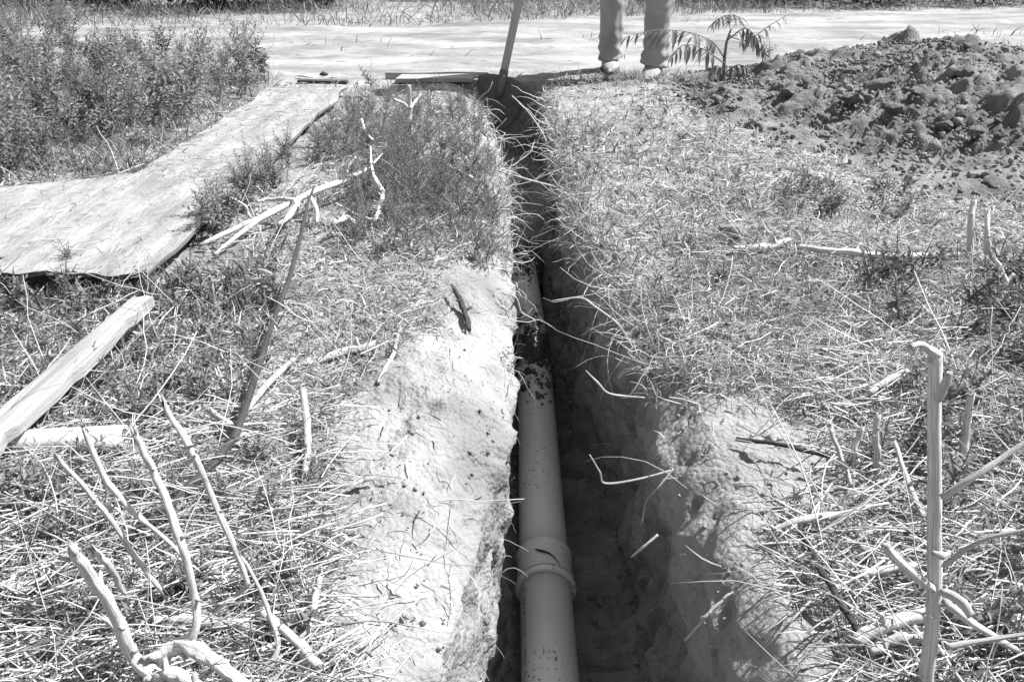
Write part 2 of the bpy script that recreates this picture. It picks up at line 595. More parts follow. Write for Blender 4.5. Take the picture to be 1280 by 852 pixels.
def build_ground():
    rows = np.concatenate([np.array([-60, -30, -15, -8, -5, -3, -2.2, -1.6, -1.3, -1.2, -1.1, -.8, -.5, -.25, 0, .15, .27, .35, .4]),
                           np.arange(.44, 2.5, .0075), np.arange(2.5, 4.4, .016), np.arange(4.4, 4.62, .009),
                           np.arange(4.62, 6, .05), np.geomspace(6, 140, 60)])
    def outward():
        d = [0.0]
        st = .0065
        while d[-1] < 140:
            d.append(d[-1] + st)
            if d[-1] > .42:
                st *= 1.075
        return np.array(d)
    d = outward()
    NW, NB = 44, 14
    y = rows[:, None]
    on = t_on(rows)[:, None]
    xl, xr = lip_l(rows)[:, None], lip_r(rows)[:, None]
    floor = -.605 + .03 * fbm(rows * 3, 1.7)[:, None]
    floor = floor + .30 * sstep(3.05, 3.45, y) - .05 * sstep(3.7, 4.2, y)
    X, Y, Z = [], [], []
    lx = xl - d[::-1][None]
    X.append(lx)
    Z.append(ground_h(lx, y))
    zl, zr = ground_h(xl, y), ground_h(xr, y)
    t = np.linspace(0, 1, NW + 2)[1:-1][None]
    # left wall: drops away under the lip, right wall a little hollow
    under = -.045 * np.sin(t * 2.4) * sstep(.9, 1.5, y) - .012 * t
    X.append(xl + on * (under + .010 * fbm(t * 7 + 0 * y, y * 5, 3.0, 3)) + (1 - on) * t * (xr - xl) / 3)
    Z.append(zl + on * t * (floor - zl))
    bl, br = X[-1][:, -1:], None
    tr = t[:, ::-1]
    hollow = .030 * np.sin(tr * math.pi) + .02 * tr
    xrw = xr + on * (hollow + .012 * fbm(tr * 2.5 + 0 * y, y * 9, 7.0, 4)) - (1 - on) * tr * (xr - xl) / 3
    br = xrw[:, :1]
    tb = np.linspace(0, 1, NB + 2)[1:-1][None]
    X.append(bl + (br - bl) * tb)
    edge = (2 * tb - 1) ** 4
    Z.append((floor + .035 * edge + .012 * fbm(tb * 4 + 0 * y, y * 8, 2.0, 3)) * on + (1 - on) * base_h(bl + (br - bl) * tb, y))
    X.append(xrw)
    Z.append(zr + on * tr * (floor - zr))
    rx = xr + d[None]
    X.append(rx)
    Z.append(ground_h(rx, y))
    X, Z = np.concatenate(X, 1), np.concatenate(Z, 1)
    Yg = np.broadcast_to(y, X.shape)
    A = np.stack([X, Yg, Z], 2).astype(float)
    du, dv = np.gradient(A, axis=1), np.gradient(A, axis=0)
    N = np.cross(du, dv)
    N /= np.linalg.norm(N, axis=2)[..., None] + 1e-12
    near = np.exp(-np.clip(np.maximum(xl - X, X - xr), 0, 9) / 1.2) * np.exp(-np.clip(Yg - 4, 0, 50) / 1.0)
    x_, y_, z_ = A[..., 0], A[..., 1], A[..., 2]
    lump = fbm(x_ * 22, y_ * 22, z_ * 22, 4)
    pits = np.clip(fbm(x_ * 45 + 9, y_ * 45, z_ * 45, 3) - .35, 0, 1)
    wall = sstep(.03, .12, base_h(x_, y_) - z_)
    amp = .0075 + .006 * wall
    crack = np.clip(np.abs(fbm(x_ * 8, y_ * 8, z_ * 3, 3)) * 9, 0, 1) - 1      # clefts
    rw = sstep(0, .03, X - .5 * (xl + xr)) * wall
    spade = np.abs(fbm(y_ * 26 + 2 * vnoise(y_ * 3, z_ * 3), z_ * 4.5, 11.0, 3))
    A += N * (near * rw * (.030 * (.35 - spade) + .018 * fbm(y_ * 9, z_ * 9, 5.0, 3)))[..., None]
    A += N * (near * (amp * lump - .016 * pits + .009 * crack * (.3 + .7 * wall)))[..., None]
    nr, nc = X.shape
    i = np.arange(nr - 1)[:, None] * nc + np.arange(nc - 1)[None]
    F = np.stack([i, i + 1, i + nc + 1, i + nc], 2).reshape(-1, 4)
    o = link('ground', mesh('ground', A.reshape(-1, 3), F, M['soil']))
    return tag(o, 'pale dry earth bank cut by a narrow straight trench', None, kind='structure')


build_ground()


def build_road():
    xs = np.concatenate([-np.geomspace(60, 3.2, 18), np.arange(-3, 4.6, .06), np.geomspace(4.7, 60, 18)])
    nT = 110
    near = 4.78 + .10 * fbm(xs * 1.6, 2.0) + .05 * fbm(xs * 7, 5.0) + .25 * np.exp(-((xs - .1) / .5) ** 2) * 0 - .05 * np.clip(xs, -3, 0)
    far = 8.0 + .25 * fbm(xs * 1.1, 9.0) + .2 * xs.clip(-5, 5)
    t = np.linspace(0, 1, nT)[:, None]
    X = np.broadcast_to(xs[None], (nT, len(xs)))
    Y = near[None] + (far - near)[None] * t
    rut = -.012 * np.exp(-((Y - 5.6 - .05 * X) / .16) ** 2) - .014 * np.exp(-((Y - 7.0 - .05 * X) / .18) ** 2)
    Zr = base_h(X, Y) + .016 + .010 * fbm(X * 2.5, Y * 6, 1.0) + .006 * fbm(X * 12, Y * 16, 4.0) + rut - .02 * ((2 * t - 1) ** 10)
    i = np.arange(nT - 1)[:, None] * len(xs) + np.arange(len(xs) - 1)[None]
    F = np.stack([i, i + 1, i + len(xs) + 1, i + len(xs)], 2).reshape(-1, 4)
    o = link('dirt_road', mesh('dirt_road', np.stack([X, Y, Zr], 2).reshape(-1, 3), F, M['road']))
    tag(o, 'white dusty dirt track crossing behind the trench', None, kind='structure')


build_road()

# ------------------------------------------------------------------ spoil heap
MC, MR, MH = (1.92, 3.66), (1.30, 1.80), .29


def mound_h(x, y):
    r = np.sqrt(((x - MC[0]) / MR[0]) ** 2 + ((y - MC[1]) / MR[1]) ** 2) + .10 * fbm(x * 2.2, y * 2.2, 3.0, 3)
    h = MH * (1 - sstep(.02, 1.05, r)) ** 1.1
    h = h + .035 * np.exp(-(((x - 1.90) / .35) ** 2 + ((y - 3.95) / .3) ** 2))
    h = h - .05 * np.exp(-(((x - 1.62) / .12) ** 2 + ((y - 3.9) / .16) ** 2))
    return h - .02


def rock_mesh(name, seed, material, sub=2, rough=.36):
    import bmesh
    bm = bmesh.new()
    bmesh.ops.create_icosphere(bm, subdivisions=sub, radius=1.0)
    for v in bm.verts:
        c = np.array(v.co)
        r = 1 + rough * float(fbm(c[0] * 1.6 + seed * 7, c[1] * 1.6, c[2] * 1.6, 3)) 
        # chop to a few facets
        for q in range(4):
            nrm = np.array([float(_hash(np.int64(seed * 13 + q), np.int64(a), np.int64(5))) for a in (1, 2, 3)])
            nrm /= np.linalg.norm(nrm) + 1e-9
            dd = float(np.dot(c * r, nrm))
            if dd > .62:
                r *= .62 / dd * .8 + .2
        v.co = Vector(c * r * np.array([1, .85, .62]))
    me = bpy.data.meshes.new(name)
    bm.to_mesh(me)
    bm.free()
    me.materials.append(material)
    return me


def worley(x, y, cell, seed):
    """lumps: for each cell one clod of random radius; returns height of the tallest lump"""
    gx, gy = np.floor(x / cell).astype(np.int64), np.floor(y / cell).astype(np.int64)
    best = np.zeros(x.shape)
    sd = np.int64(seed)
    for a in (-1, 0, 1):
        for b in (-1, 0, 1):
            ix, iy = gx + a, gy + b
            cx = (ix + .5 + .48 * _hash(ix, iy, sd)) * cell
            cy = (iy + .5 + .48 * _hash(ix, iy, sd + 1)) * cell
            r = cell * (.42 + .28 * _hash(ix, iy, sd + 2))
            an = 3.1 * _hash(ix, iy, sd + 3)
            dx, dy = x - cx, y - cy
            u, v = dx * np.cos(an) + dy * np.sin(an), -dx * np.sin(an) + dy * np.cos(an)
            d = (np.abs(u) ** 1.5 + (1.35 * np.abs(v)) ** 1.5) ** (1 / 1.5)
            tilt = 1 + .5 * _hash(ix, iy, sd + 4) * u / cell
            best = np.maximum(best, np.sqrt(np.clip(1 - (d / np.maximum(r, 1e-4)) ** 2, 0, 1)) * r * .75 * tilt * (_hash(ix, iy, sd + 5) > -.35))
    return best


def build_mound():
    xs, ys = np.arange(.45, 3.7, .0095), np.arange(1.85, 5.3, .0115)
    X, Y = np.meshgrid(xs, ys)
    h = mound_h(X, Y)
    on = sstep(-.01, .06, h)
    wx, wy = X + .022 * fbm(X * 16, Y * 16, 1.0, 3), Y + .022 * fbm(X * 16, Y * 16, 9.0, 3)
    lumps = worley(wx, wy, .13, 3) * .9 + worley(wx, wy, .055, 20) + worley(wx, wy, .028, 40)
    loose = sstep(-.3, .3, fbm(X * 2.4, Y * 2.4, 8.0, 3))               # some slopes are fine soil, others lumpy
    h = h + on * (.030 * fbm(X * 5, Y * 5, 2.0, 4) + lumps * (.35 + .65 * loose) - .02 + .008 * fbm(X * 50, Y * 50, 6.0, 2))
    Z = ground_h(X, Y) + h
    nr, nc = X.shape
    i = np.arange(nr - 1)[:, None] * nc + np.arange(nc - 1)[None]
    F = np.stack([i, i + 1, i + nc + 1, i + nc], 2).reshape(-1, 4)
    keep = (h.reshape(-1)[F].max(1) > -.012)
    root = link('soil_heap', mesh('soil_heap', np.stack([X, Y, Z], 2).reshape(-1, 3), F[keep], M['mound']))
    tag(root, 'dark heap of freshly dug crumbly soil right of the trench', 'soil heap')
    protos = [rock_mesh('clod', k, M['clod']) for k in range(7)]
    def top(x, y):
        return float(ground_h(x, y)) + max(float(mound_h(np.float64(x), np.float64(y))), -.005)
    big = [(1096, 112, .075), (1066, 128, .075), (1112, 140, .06), (1150, 118, .045), (1205, 95, .05), (975, 85, .045),
           (1030, 60, .05), (1250, 130, .05), (1180, 160, .05), (1030, 150, .04), (985, 120, .05), (1240, 232, .05), 
           (1010, 108, .05), (1200, 150, .04), (1160, 70, .05), (1065, 90, .045), (1222, 168, .04), (940, 160, .04)]
    n = 0
    R = random.Random(4)
    def clod(x, y, s):
        o = link('clod', protos[R.randrange(7)], root, (x, y, top(x, y) + s * .22))
        o.rotation_euler = (R.uniform(-.5, .5), R.uniform(-.5, .5), R.uniform(0, 6.28))
        k = s * R.uniform(.8, 1.15)
        o.scale = (k, k * R.uniform(.8, 1.1), k * R.uniform(.55, .95))
    for px, py, s in big:
        # march the sight line to the heap's surface
        u, v = (px - 640) / FPX, (py - 426) / FPX
        for t in np.arange(2.0, 6.0, .01):
            x, y, z = u * t, (_c - v * _s) * t, CAM_H - t * (_s + v * _c)
            if z < top(x, y):
                clod(x, y, s * .9)
                n += 1
                break
    while n < 280:
        x, y = R.uniform(.75, 2.6), R.uniform(1.9, 4.4)
        m = float(mound_h(np.float64(x), np.float64(y)))
        if m < -.017 and R.random() < (.45 if x > 1.0 + .5 * (y - 2.2) ** 2 and y > 2.0 else .93):
            continue
        clod(x, y, R.choice([.008, .010, .012, .014, .017, .020, .026]))
        n += 1
    # crumbs too small to pick apart
    base = bpy.data.meshes.new('tmp')
    import bmesh
    bm = bmesh.new()
    bmesh.ops.create_icosphere(bm, subdivisions=1, radius=1.0)
    bv = np.array([v.co[:] for v in bm.verts])
    bf = np.array([[v.index for v in f.verts] for f in bm.faces])
    bm.free()
    N = 9000
    x, y = rng.uniform(.6, 3.4, N * 2), rng.uniform(2.2, 4.9, N * 2)
    m = mound_h(x, y)
    k = np.where((m > -.012) | (rng.random(N * 2) < .10 * np.exp(-np.clip(2.6 - y, 0, 1) * 3)))[0][:N]
    x, y, m = x[k], y[k], np.maximum(m[k], -.008)
    s = rng.gamma(1.3, .0024, len(k)) + .0018
    z = ground_h(x, y) + m + .006 + s * .1
    V = bv[None] * (1 + .35 * rng.standard_normal((len(k), len(bv), 1)).clip(-1, 1)) * s[:, None, None] * rng.uniform(.7, 1.2, (len(k), 1, 3))
    V = V + np.stack([x, y, z], 1)[:, None]
    F = bf[None] + (np.arange(len(k)) * len(bv))[:, None, None]
    o = link('soil_crumbs', mesh('soil_crumbs', V.reshape(-1, 3), F.reshape(-1, 3), M['clod'], False), root)
    o['kind'] = 'stuff'
    bpy.data.meshes.remove(base)


build_mound()

# ------------------------------------------------------------------ pipe in the trench
PX, PZ, PR = .072, -.535, .055


def lathe(profile, sides=48):
    """profile of (y, r) pairs around the Y axis"""
    V, F = [], []
    for yy, r in profile:
        for k in range(sides):
            a = 2 * math.pi * k / sides
            V.append((r * math.cos(a), yy, r * math.sin(a)))
    for i in range(len(profile) - 1):
        for k in range(sides):
            a, b = i * sides + k, i * sides + (k + 1) % sides
            F.append((a, b, b + sides, a + sides))
    return V, F


def build_pipe():
    root = empty('drain_pipe', (PX, 0, PZ))
    tag(root, 'long grey plastic drain pipe lying in the bottom of the trench', 'pipe')
    yc0, yc1 = 1.283, 1.385
    V, F = lathe([(-1.0, PR - .003), (-1.0, PR), (0, PR), (.6, PR), (1.0, PR), (yc0 + .01, PR), (yc0 + .01, PR - .004)])
    near = link('pipe_length', mesh('pipe_length', V, F, M['pvc']), root)
    V, F = lathe([(yc1 - .01, PR - .004), (yc1 - .01, PR)] + [(q, PR) for q in np.linspace(1.5, 3.1, 9)] + [(3.12, PR), (3.12, PR - .004), (2.9, PR - .004)])
    V = np.array(V)
    bend = np.clip(V[:, 1] - 2.3, 0, 2)
    V[:, 0] -= .035 * bend
    V[:, 2] += .03 * bend
    far = link('pipe_length', mesh('pipe_length', V, F, M['pvc']), root)
    far['label'] = 'far length of pipe partly buried under fallen soil'
    prof = [(yc0 - .002, PR), (yc0 - .004, PR + .0085), (yc0, PR + .0105), (yc0 + .008, PR + .0105), (yc0 + .013, PR + .0065), (yc0 + .06, PR + .006),
            (yc1 - .020, PR + .006), (yc1 - .014, PR + .0085), (yc1 - .003, PR + .0085), (yc1, PR + .006), (yc1 + .002, PR)]
    V, F = lathe(prof)
    c = link('coupling', mesh('coupling', V, F, M['pvc']), root)
    c['label'] = 'raised coupling sleeve joining the two pipe lengths'
    V, F = lathe([(yc0 + .014, PR + .0064), (yc0 + .0145, PR + .0068), (yc0 + .016, PR + .0068), (yc0 + .0165, PR + .0064)])
    link('sleeve_groove', mesh('sleeve_groove', V, F, M['steel']), c)
    # line of printed marks, too small to read
    V, F = [], []
    R = random.Random(9)
    a0 = math.radians(148)
    yy = .40
    def quad(y0, y1, s0, s1):
        r = PR + .0004
        o = len(V)
        for q, s_ in ((y0, s0), (y1, s0), (y1, s1), (y0, s1)):
            a = a0 + s_ / PR
            V.append((r * math.cos(a), q, r * math.sin(a)))
        F.append((o, o + 1, o + 2, o + 3))
    while yy < 1.26:
        w = .0042
        if R.random() < .85:
            k = R.randrange(4)
            if k in (0, 2):
                quad(yy, yy + .0011, -.004, .004)
            if k in (1, 2, 3):
                quad(yy, yy + w, -.004, -.0028)
            if k in (0, 1):
                quad(yy, yy + w, .0028, .004)
            if k == 3:
                quad(yy + w - .0011, yy + w, -.004, .004)
            if R.random() < .5:
                quad(yy, yy + w, -.0006, .0006)
        yy += w + .0016 + (.006 if R.random() < .14 else 0)
    link('printed_marks', mesh('printed_marks', V, F, M['print'], False), near)
    # soil fallen on the pipe
    def clump(cx, cy, sx, sy, h, lab, seed):
        n = 46
        g = np.linspace(-1, 1, n)
        U, W = np.meshgrid(g, g)
        r = np.sqrt(U ** 2 + W ** 2) + .22 * fbm(U * 2 + seed, W * 2, 1.0, 3)
        X, Y = cx + U * sx, cy + W * sy
        drop = -np.sqrt(np.clip(1 - ((X - PX) / (PR + .004)) ** 2, 0, 1)) * PR
        zs = PZ + np.where(np.abs(X - PX) < PR, -drop, -.05 - .6 * (np.abs(X - PX) - PR))
        Z = zs + h * (1 - sstep(.15, .85, r)) + .012 * fbm(U * 6 + seed, W * 6, 3.0, 3) * (1 - sstep(.5, .95, r)) + worley(X + .01 * fbm(U * 5, W * 5, 2.0, 2), Y, .022, 60) * 1.2 * (1 - sstep(.4, .9, r)) - .05 * sstep(.75, 1.0, r)
        i = np.arange(n - 1)[:, None] * n + np.arange(n - 1)[None]
        F = np.stack([i, i + 1, i + n + 1, i + n], 2).reshape(-1, 4)
        o = link('soil_clump', mesh('soil_clump', np.stack([X, Y, Z], 2).reshape(-1, 3), F, M['damp']))
        tag(o, lab, 'soil')
        import bmesh
        bm = bmesh.new()
        bmesh.ops.create_icosphere(bm, subdivisions=1, radius=1.0)
        bv, bf = np.array([v.co[:] for v in bm.verts]), np.array([[v.index for v in f.verts] for f in bm.faces])
        bm.free()
        nc = 700
        an = math.pi / 2 + rng.normal(0, .55, nc)
        yy = cy + rng.normal(0, sy * 1.0, nc)
        rr_ = PR + .0005
        bend = np.clip(yy - 2.3, 0, 2)
        c = np.stack([PX + rr_ * np.cos(an) - .035 * bend, yy, PZ + rr_ * np.sin(an) + .03 * bend], 1)
        sz = rng.gamma(1.2, .0022, nc) + .001
        Vc = bv[None] * (1 + .4 * rng.standard_normal((nc, len(bv), 1)).clip(-1, 1)) * sz[:, None, None] + c[:, None]
        Fc = bf[None] + (np.arange(nc) * len(bv))[:, None, None]
        link('crumbs', mesh('crumbs', Vc.reshape(-1, 3), Fc.reshape(-1, 3), M['damp'], False), o)['kind'] = 'stuff'
    clump(PX + .004, 2.30, .075, .13, .030, 'dark damp soil clump slumped across the middle of the pipe', 2.0)
    clump(PX - .03, 3.14, .13, .16, .06, 'dark soil burying the far end of the pipe', 6.0)


build_pipe()

# ------------------------------------------------------------------ timber, loose pipe, shovel


def gz(p):
    return float(ground_h(p[0], p[1]))


def on_sheet(x, y):
    ca, sa = math.cos(.45), math.sin(.45)
    u, v = (x + 1.13) * ca + (y - 2.60) * sa, -(x + 1.13) * sa + (y - 2.60) * ca
    return (u < 0) & (u > -1.12) & (v < 0) & (v > -.63)


def build_plywood():
    def sheet(name, x0, x1, y0, y1, z, th, label, seed, ragged, rot=0.0):
        nx, ny = 26, 90
        xs, ys = np.linspace(x0, x1, nx), np.linspace(y0, y1, ny)
        X, Y = np.meshgrid(xs, ys)
        u, v = (X - x0) / (x1 - x0), (Y - y0) / (y1 - y0)
        Y = Y + ragged * np.exp(-v * 40) * fbm(X * 18 + seed, 2.0, 0, 3) - .012 * np.exp(-v * 30) * np.exp(-((u - .75) / .2) ** 2)
        X = X + .012 * fbm(Y * 4, seed, 0, 3) * (np.abs(2 * u - 1) > .97)
        sag = .003 * np.sin(v * 5.0 + seed) + .004 * (2 * u - 1) ** 2 + .004 * fbm(X * 5, Y * 5, seed, 3)
        gmean = ground_h(X, Y)
        Zt = z + sag + .18 * gmean + .003 * np.exp(-v * 12) * np.sin(u * 7)
        if rot:
            ca, sa = math.cos(rot), math.sin(rot)
            X, Y = x1 + (X - x1) * ca - (Y - y1) * sa, y1 + (X - x1) * sa + (Y - y1) * ca
        n = nx * ny
        V = np.concatenate([np.stack([X, Y, Zt], 2).reshape(-1, 3), np.stack([X, Y, Zt - th], 2).reshape(-1, 3)])
        F = []
        for j in range(ny - 1):
            for i in range(nx - 1):
                a = j * nx + i
                F += [(a, a + 1, a + nx + 1, a + nx), (n + a, n + a + nx, n + a + nx + 1, n + a + 1)]
        rim = [i for i in range(nx - 1)] + [j * nx + nx - 1 for j in range(ny - 1)] + [(ny - 1) * nx + i for i in range(nx - 1, 0, -1)] + [j * nx for j in range(ny - 1, 0, -1)]
        e0 = len(F)
        for k in range(len(rim)):
            a, b = rim[k], rim[(k + 1) % len(rim)]
            F.append((a, n + a, n + b, b))
        me = mesh(name, V, F, M['ply'], False)
        me.materials.append(M['ply_edge'])
        for k in range(e0, len(F)):
            me.polygons[k].material_index = 1
        o = link(name, me)
        tag(o, label, 'plywood')
    sheet('plywood_sheet', -1.20, -.815, 1.68, 4.10, .032, .010, 'long weathered plywood strip with frayed near end left of trench', 1.0, .014)
    sheet('plywood_sheet', -2.25, -1.13, 1.97, 2.60, .022, .012, 'dirt covered plywood sheet at the left edge under the long strip', 4.0, .014, .45)


build_plywood()


def oriented(name, a, b, w, th, material, label, cat, ends=None, seed=0.0, warp=.003, segs=14, group=None, tilt=0.0):
    """a sawn board from a to b (local X along it)"""
    a, b = np.asarray(a, float), np.asarray(b, float)
    L = float(np.linalg.norm(b - a))
    V, F = box(0, L, -w / 2, w / 2, -th / 2, th / 2, (segs, 3, 2), warp, seed, .0015)
    V = np.array(V)
    if ends:
        V = ends(V, L)
    o = link(name, mesh(name, V, F, material, False))
    d = Vector(b - a).normalized()
    o.location = tuple(a)
    o.rotation_euler = (tilt, -math.asin(d.z), math.atan2(d.y, d.x))
    tag(o, label, cat, group)
    return o


def plank_end(V, L):
    f = np.clip((V[:, 0] - (L - .32)) / .32, 0, 1)
    V[:, 1] *= 1 - .28 * f
    k = V[:, 0] > L - .02
    V[k, 0] -= .05 * (V[k, 1] > 0) + .02 * np.abs(vnoise(V[k, 1] * 300, 2.0, 0))
    s = np.clip(vnoise(V[:, 0] * 25, 4.0, 0), 0, 1) * (V[:, 1] < -w_half * .6)
    V[:, 1] += s * .008
    return V


w_half = .032
oriented('wooden_plank', P(-170, 690, .05), P(187, 372, .07), .054, .022, M['plank'], 'pale split wooden plank lying on grass beside the plywood', 'plank', plank_end, 3.0, segs=30)


def build_loose_pipe():
    a, b = P(-60, 557, .022), P(158, 549, .018)
    L = float(np.linalg.norm(b - a))
    V, F = lathe([(.02, .0155), (0, .0165), (0, .0195), (.3 * L, .0195), (.7 * L, .0195), (L, .0195), (L, .0165), (L - .05, .0165)], 40)
    o = link('plastic_pipe', mesh('plastic_pipe', V, F, M['pvc_white']))
    o.location = tuple(a)
    o.rotation_euler = (0, 0, math.atan2(b[1] - a[1], b[0] - a[0]) - math.pi / 2)
    tag(o, 'short thin white plastic pipe lying under the end of the plank', 'pipe')


build_loose_pipe()

# boards at the head of the trench
oriented('timber_board', PY(482, 97, 4.66), PY(611, 96, 4.60), .022, .055, M['board'], 'board standing on edge at the trench head beside the shovel', 'board', seed=1.0)
oriented('timber_board', PY(498, 101, 4.52) + [0, 0, .012], PY(592, 100.5, 4.47) + [0, 0, .012], .15, .022, M['plank'], 'pale flat board lying in front of the board on edge', 'board', seed=2.0)
oriented('timber_board', PY(374, 103, 4.52), PY(434, 104, 4.50), .05, .03, M['bark'], 'short dark board at the far end of the plywood strip', 'board', seed=3.0)
for px, py, s, lab in ((405, 92, .024, 'small upright grey stone behind the short dark board'), (915, 308, .035, 'dark soil clod beside the curved pale stick on the right bank'),
                       (955, 284, .022, 'pale round stone in the dry grass above the curved stick'), (1217, 232, .04, 'pale flat clod at the near foot of the soil heap')):
    p = P(px, py)
    o = link('stone' if 'stone' in lab else 'soil_clod', rock_mesh('stone', int(px), M['stone'] if 'pale' in lab else M['mound']), None, (p[0], p[1], gz(p) + s * .45))
    o.scale = (s, s, s)
    tag(o, lab, 'stone' if 'stone' in lab else 'clod')


def build_shovel():
    base = PY(628, 99, 4.46)
    top2 = PY(649, 0, 4.50)
    d = (top2 - base) / np.linalg.norm(top2 - base)
    root = empty('shovel', base)
    tag(root, 'long handled shovel standing upright in the head of the trench', 'shovel')
    L = 1.25
    pts = [d * t for t in np.linspace(-.02, L, 14)]
    V, F = tube(pts, [.021, .0215, .022, .022, .0215, .021, .021, .020], 18)
    link('handle', mesh('handle', V, F, M['handle']), root)
    # forged socket with rivet
    V, F = tube([d * t for t in (-.10, -.06, -.02, .02, .045, .05)], [.020, .023, .0245, .0245, .0238, .0225], 18)
    so = link('socket', mesh('socket', V, F, M['steel']), root)
    V, F = tube([d * .02 + np.array([.004, -.0195, 0]), d * .02 + np.array([.004, -.0285, 0])], [.006, .004], 10)
    link('rivet', mesh('rivet', V, F, M['stalk']), so)
    # dished blade: shoulders at the top, point below
    n, m = 17, 15
    V, F = [], []
    for th in (0, 1):
        for j in range(n):
            t = j / (n - 1)
            z = .015 - .30 * t
            hw = .128 * (1 - max(0, (t - .45) / .55) ** 2.4 * .93)
            for i in range(m):
                u = 2 * i / (m - 1) - 1
                zz = z - .022 * abs(u) ** 3 * (1 - t)
                yy = .012 + .030 * u * u * (-1) + .03 * t - .05 * t * t + (.0025 if th else 0) - .012 * math.exp(-(u / .16) ** 2) * (1 - t)
                V.append((u * hw, yy, zz))
    q = n * m
    for j in range(n - 1):
        for i in range(m - 1):
            a = j * m + i
            F += [(a, a + 1, a + m + 1, a + m), (q + a, q + a + m, q + a + m + 1, q + a + 1)]
    rim = list(range(m - 1)) + [j * m + m - 1 for j in range(n - 1)] + [(n - 1) * m + i for i in range(m - 1, 0, -1)] + [j * m for j in range(n - 1, 0, -1)]
    for k in range(len(rim)):
        a, b = rim[k], rim[(k + 1) % len(rim)]
        F.append((a, q + a, q + b, b))
    bl = link('blade', mesh('blade', V, F, M['steel']), root)
    bl.rotation_euler = (.05, math.atan2(d[0], d[2]), 0)
    return base, d


SH_BASE, SH_DIR = build_shovel()

# ------------------------------------------------------------------ sticks and stalks


def stick(name, pxs, r, material, label, cat='stick', twigs=(), sides=9, rough=.25, n=None, group=None, ragged=.004, parent_name=None):
    """pxs: (px, py, z) control points; r in metres; twigs: list of (points, r)"""
    pts = smooth_path([P(x, y, z) for x, y, z in pxs], n or max(6, 5 * len(pxs)))
    sd = (pxs[0][0] * 1.7 + pxs[0][1]) % 97
    r = [q * .82 for q in r]
    pts = pts + .0018 * np.stack([vnoise(np.arange(len(pts)) * .6, sd, k) for k in (1, 2, 3)], 1)
    V, F = tube(pts, r, sides, rough, sd, True, ragged)
    V, F = roughen(V, F, pts, r, sd, 2, 4)
    o = link(name, mesh(name, sub(V, pts[0]), F, material), None, pts[0])
    tag(o, label, cat, group)
    for q, (tp, tr) in enumerate(twigs):
        tpts = smooth_path([P(x, y, z) for x, y, z in tp], max(5, 4 * len(tp)))
        V, F = tube(tpts, tr, 7, rough, sd + q + 1, True, ragged)
        link('twig', mesh('twig', sub(V, pts[0]), F, material), o)
    return o


ST, TW, BK = M['stalk'], M['twig'], M['bark']
stick('long_stick', [(392, 235, .14), (383, 262, .13), (362, 345, .07), (335, 420, .05), (303, 522, .04), (278, 565, .03), (225, 620, .025), (160, 674, .02)],
      [.003, .005, .006, .0065, .0075, .008, .0085, .008], BK, 'long dark slender stick lying across the dry grass left of trench')
# bleached branch heap beside the plywood
stick('bleached_branch', [(250, 306, .01), (300, 284, .03), (340, 266, .05), (385, 243, .07), (428, 226, .08), (460, 212, .09)], [.006, .009, .011, .011, .010, .008], ST,
      'thick bleached branch reaching from the plywood edge to the weeds',
      twigs=[([(372, 252, .06), (362, 270, .06), (348, 281, .05)], [.008, .005]), ([(330, 270, .045), (290, 300, .02), (268, 318, .01)], [.006, .004]),
             ([(385, 243, .07), (396, 262, .05), (396, 279, .03)], [.007, .005]), ([(430, 226, .08), (436, 208, .11), (444, 196, .13)], [.005, .0025])])
stick('bent_twig', [(462, 211, .09), (470, 226, .09), (478, 241, .08), (474, 262, .07), (466, 275, .06), (444, 268, .06), (420, 254, .07)], [.007, .008, .008, .007, .006, .005, .003], ST,
      'bleached twig bent into a hook above the weeds', twigs=[([(468, 224, .09), (464, 203, .11), (463, 184, .14)], [.005, .003]), ([(466, 205, .11), (478, 192, .13)], [.004, .002]), ([(474, 262, .06), (480, 280, .04)], [.004, .002])])
stick('bleached_branch', [(320, 251, .06), (345, 249, .06), (366, 250, .07), (372, 259, .06)], [.005, .007, .008, .009], ST, 'short bleached branch with a knotted end beside the dark stick')
stick('bleached_branch', [(288, 247, .08), (306, 257, .07), (310, 266, .05), (316, 273, .04)], [.003, .004, .004, .003], ST, 'thin forked twig poking over the plywood edge')
stick('bleached_branch', [(416, 279, .06), (436, 273, .06), (449, 290, .04)], [.009, .010, .006], ST, 'stubby bent branch end under the hooked twig')
stick('bleached_branch', [(452, 150, .10), (456, 164, .08), (466, 176, .06)], [.007, .008, .006], ST, 'short pale stub high in the weeds above the branches')
stick('bleached_branch', [(560, 207, .08), (578, 216, .07), (596, 226, .05)], [.004, .006, .004], ST, 'pale twig lying on the grass hump near the trench',
      twigs=[([(570, 212, .075), (583, 196, .09)], [.004, .003])])
stick('forked_stalk', [(512, 174, .04), (513, 150, .09), (512, 128, .15), (511, 108, .215)], [.010, .010, .009, .008], ST, 'upright pale forked stalk in front of the flat board',
      'stalk', twigs=[([(513, 138, .12), (505, 130, .14), (492, 124, .16)], [.006, .005]), ([(512, 136, .13), (520, 126, .15), (526, 118, .17)], [.006, .004])])
stick('dry_stick', [(565, 356, .035), (577, 378, .03), (583, 396, .02), (586, 413, .008)], [.004, .008, .008, .006], BK, 'curved dark edged stick on bare earth beside the trench lip')
stick('dry_stick', [(384, 457, .012), (425, 441, .016), (468, 431, .018)], [.006, .009, .010], TW, 'thick tapering stick pointing to the trench from the left grass',
      twigs=[([(440, 438, .016), (470, 447, .01)], [.003, .002])])
stick('dry_stick', [(378, 489, .05), (385, 540, .03), (382, 592, .01)], [.006, .007, .006], TW, 'short upright stick between the dark stick and the bare bank')
stick('dry_stick', [(253, 508, .03), (295, 535, .02), (352, 582, .01)], [.005, .006, .005], TW, 'pale stick crossing under the dark stick')
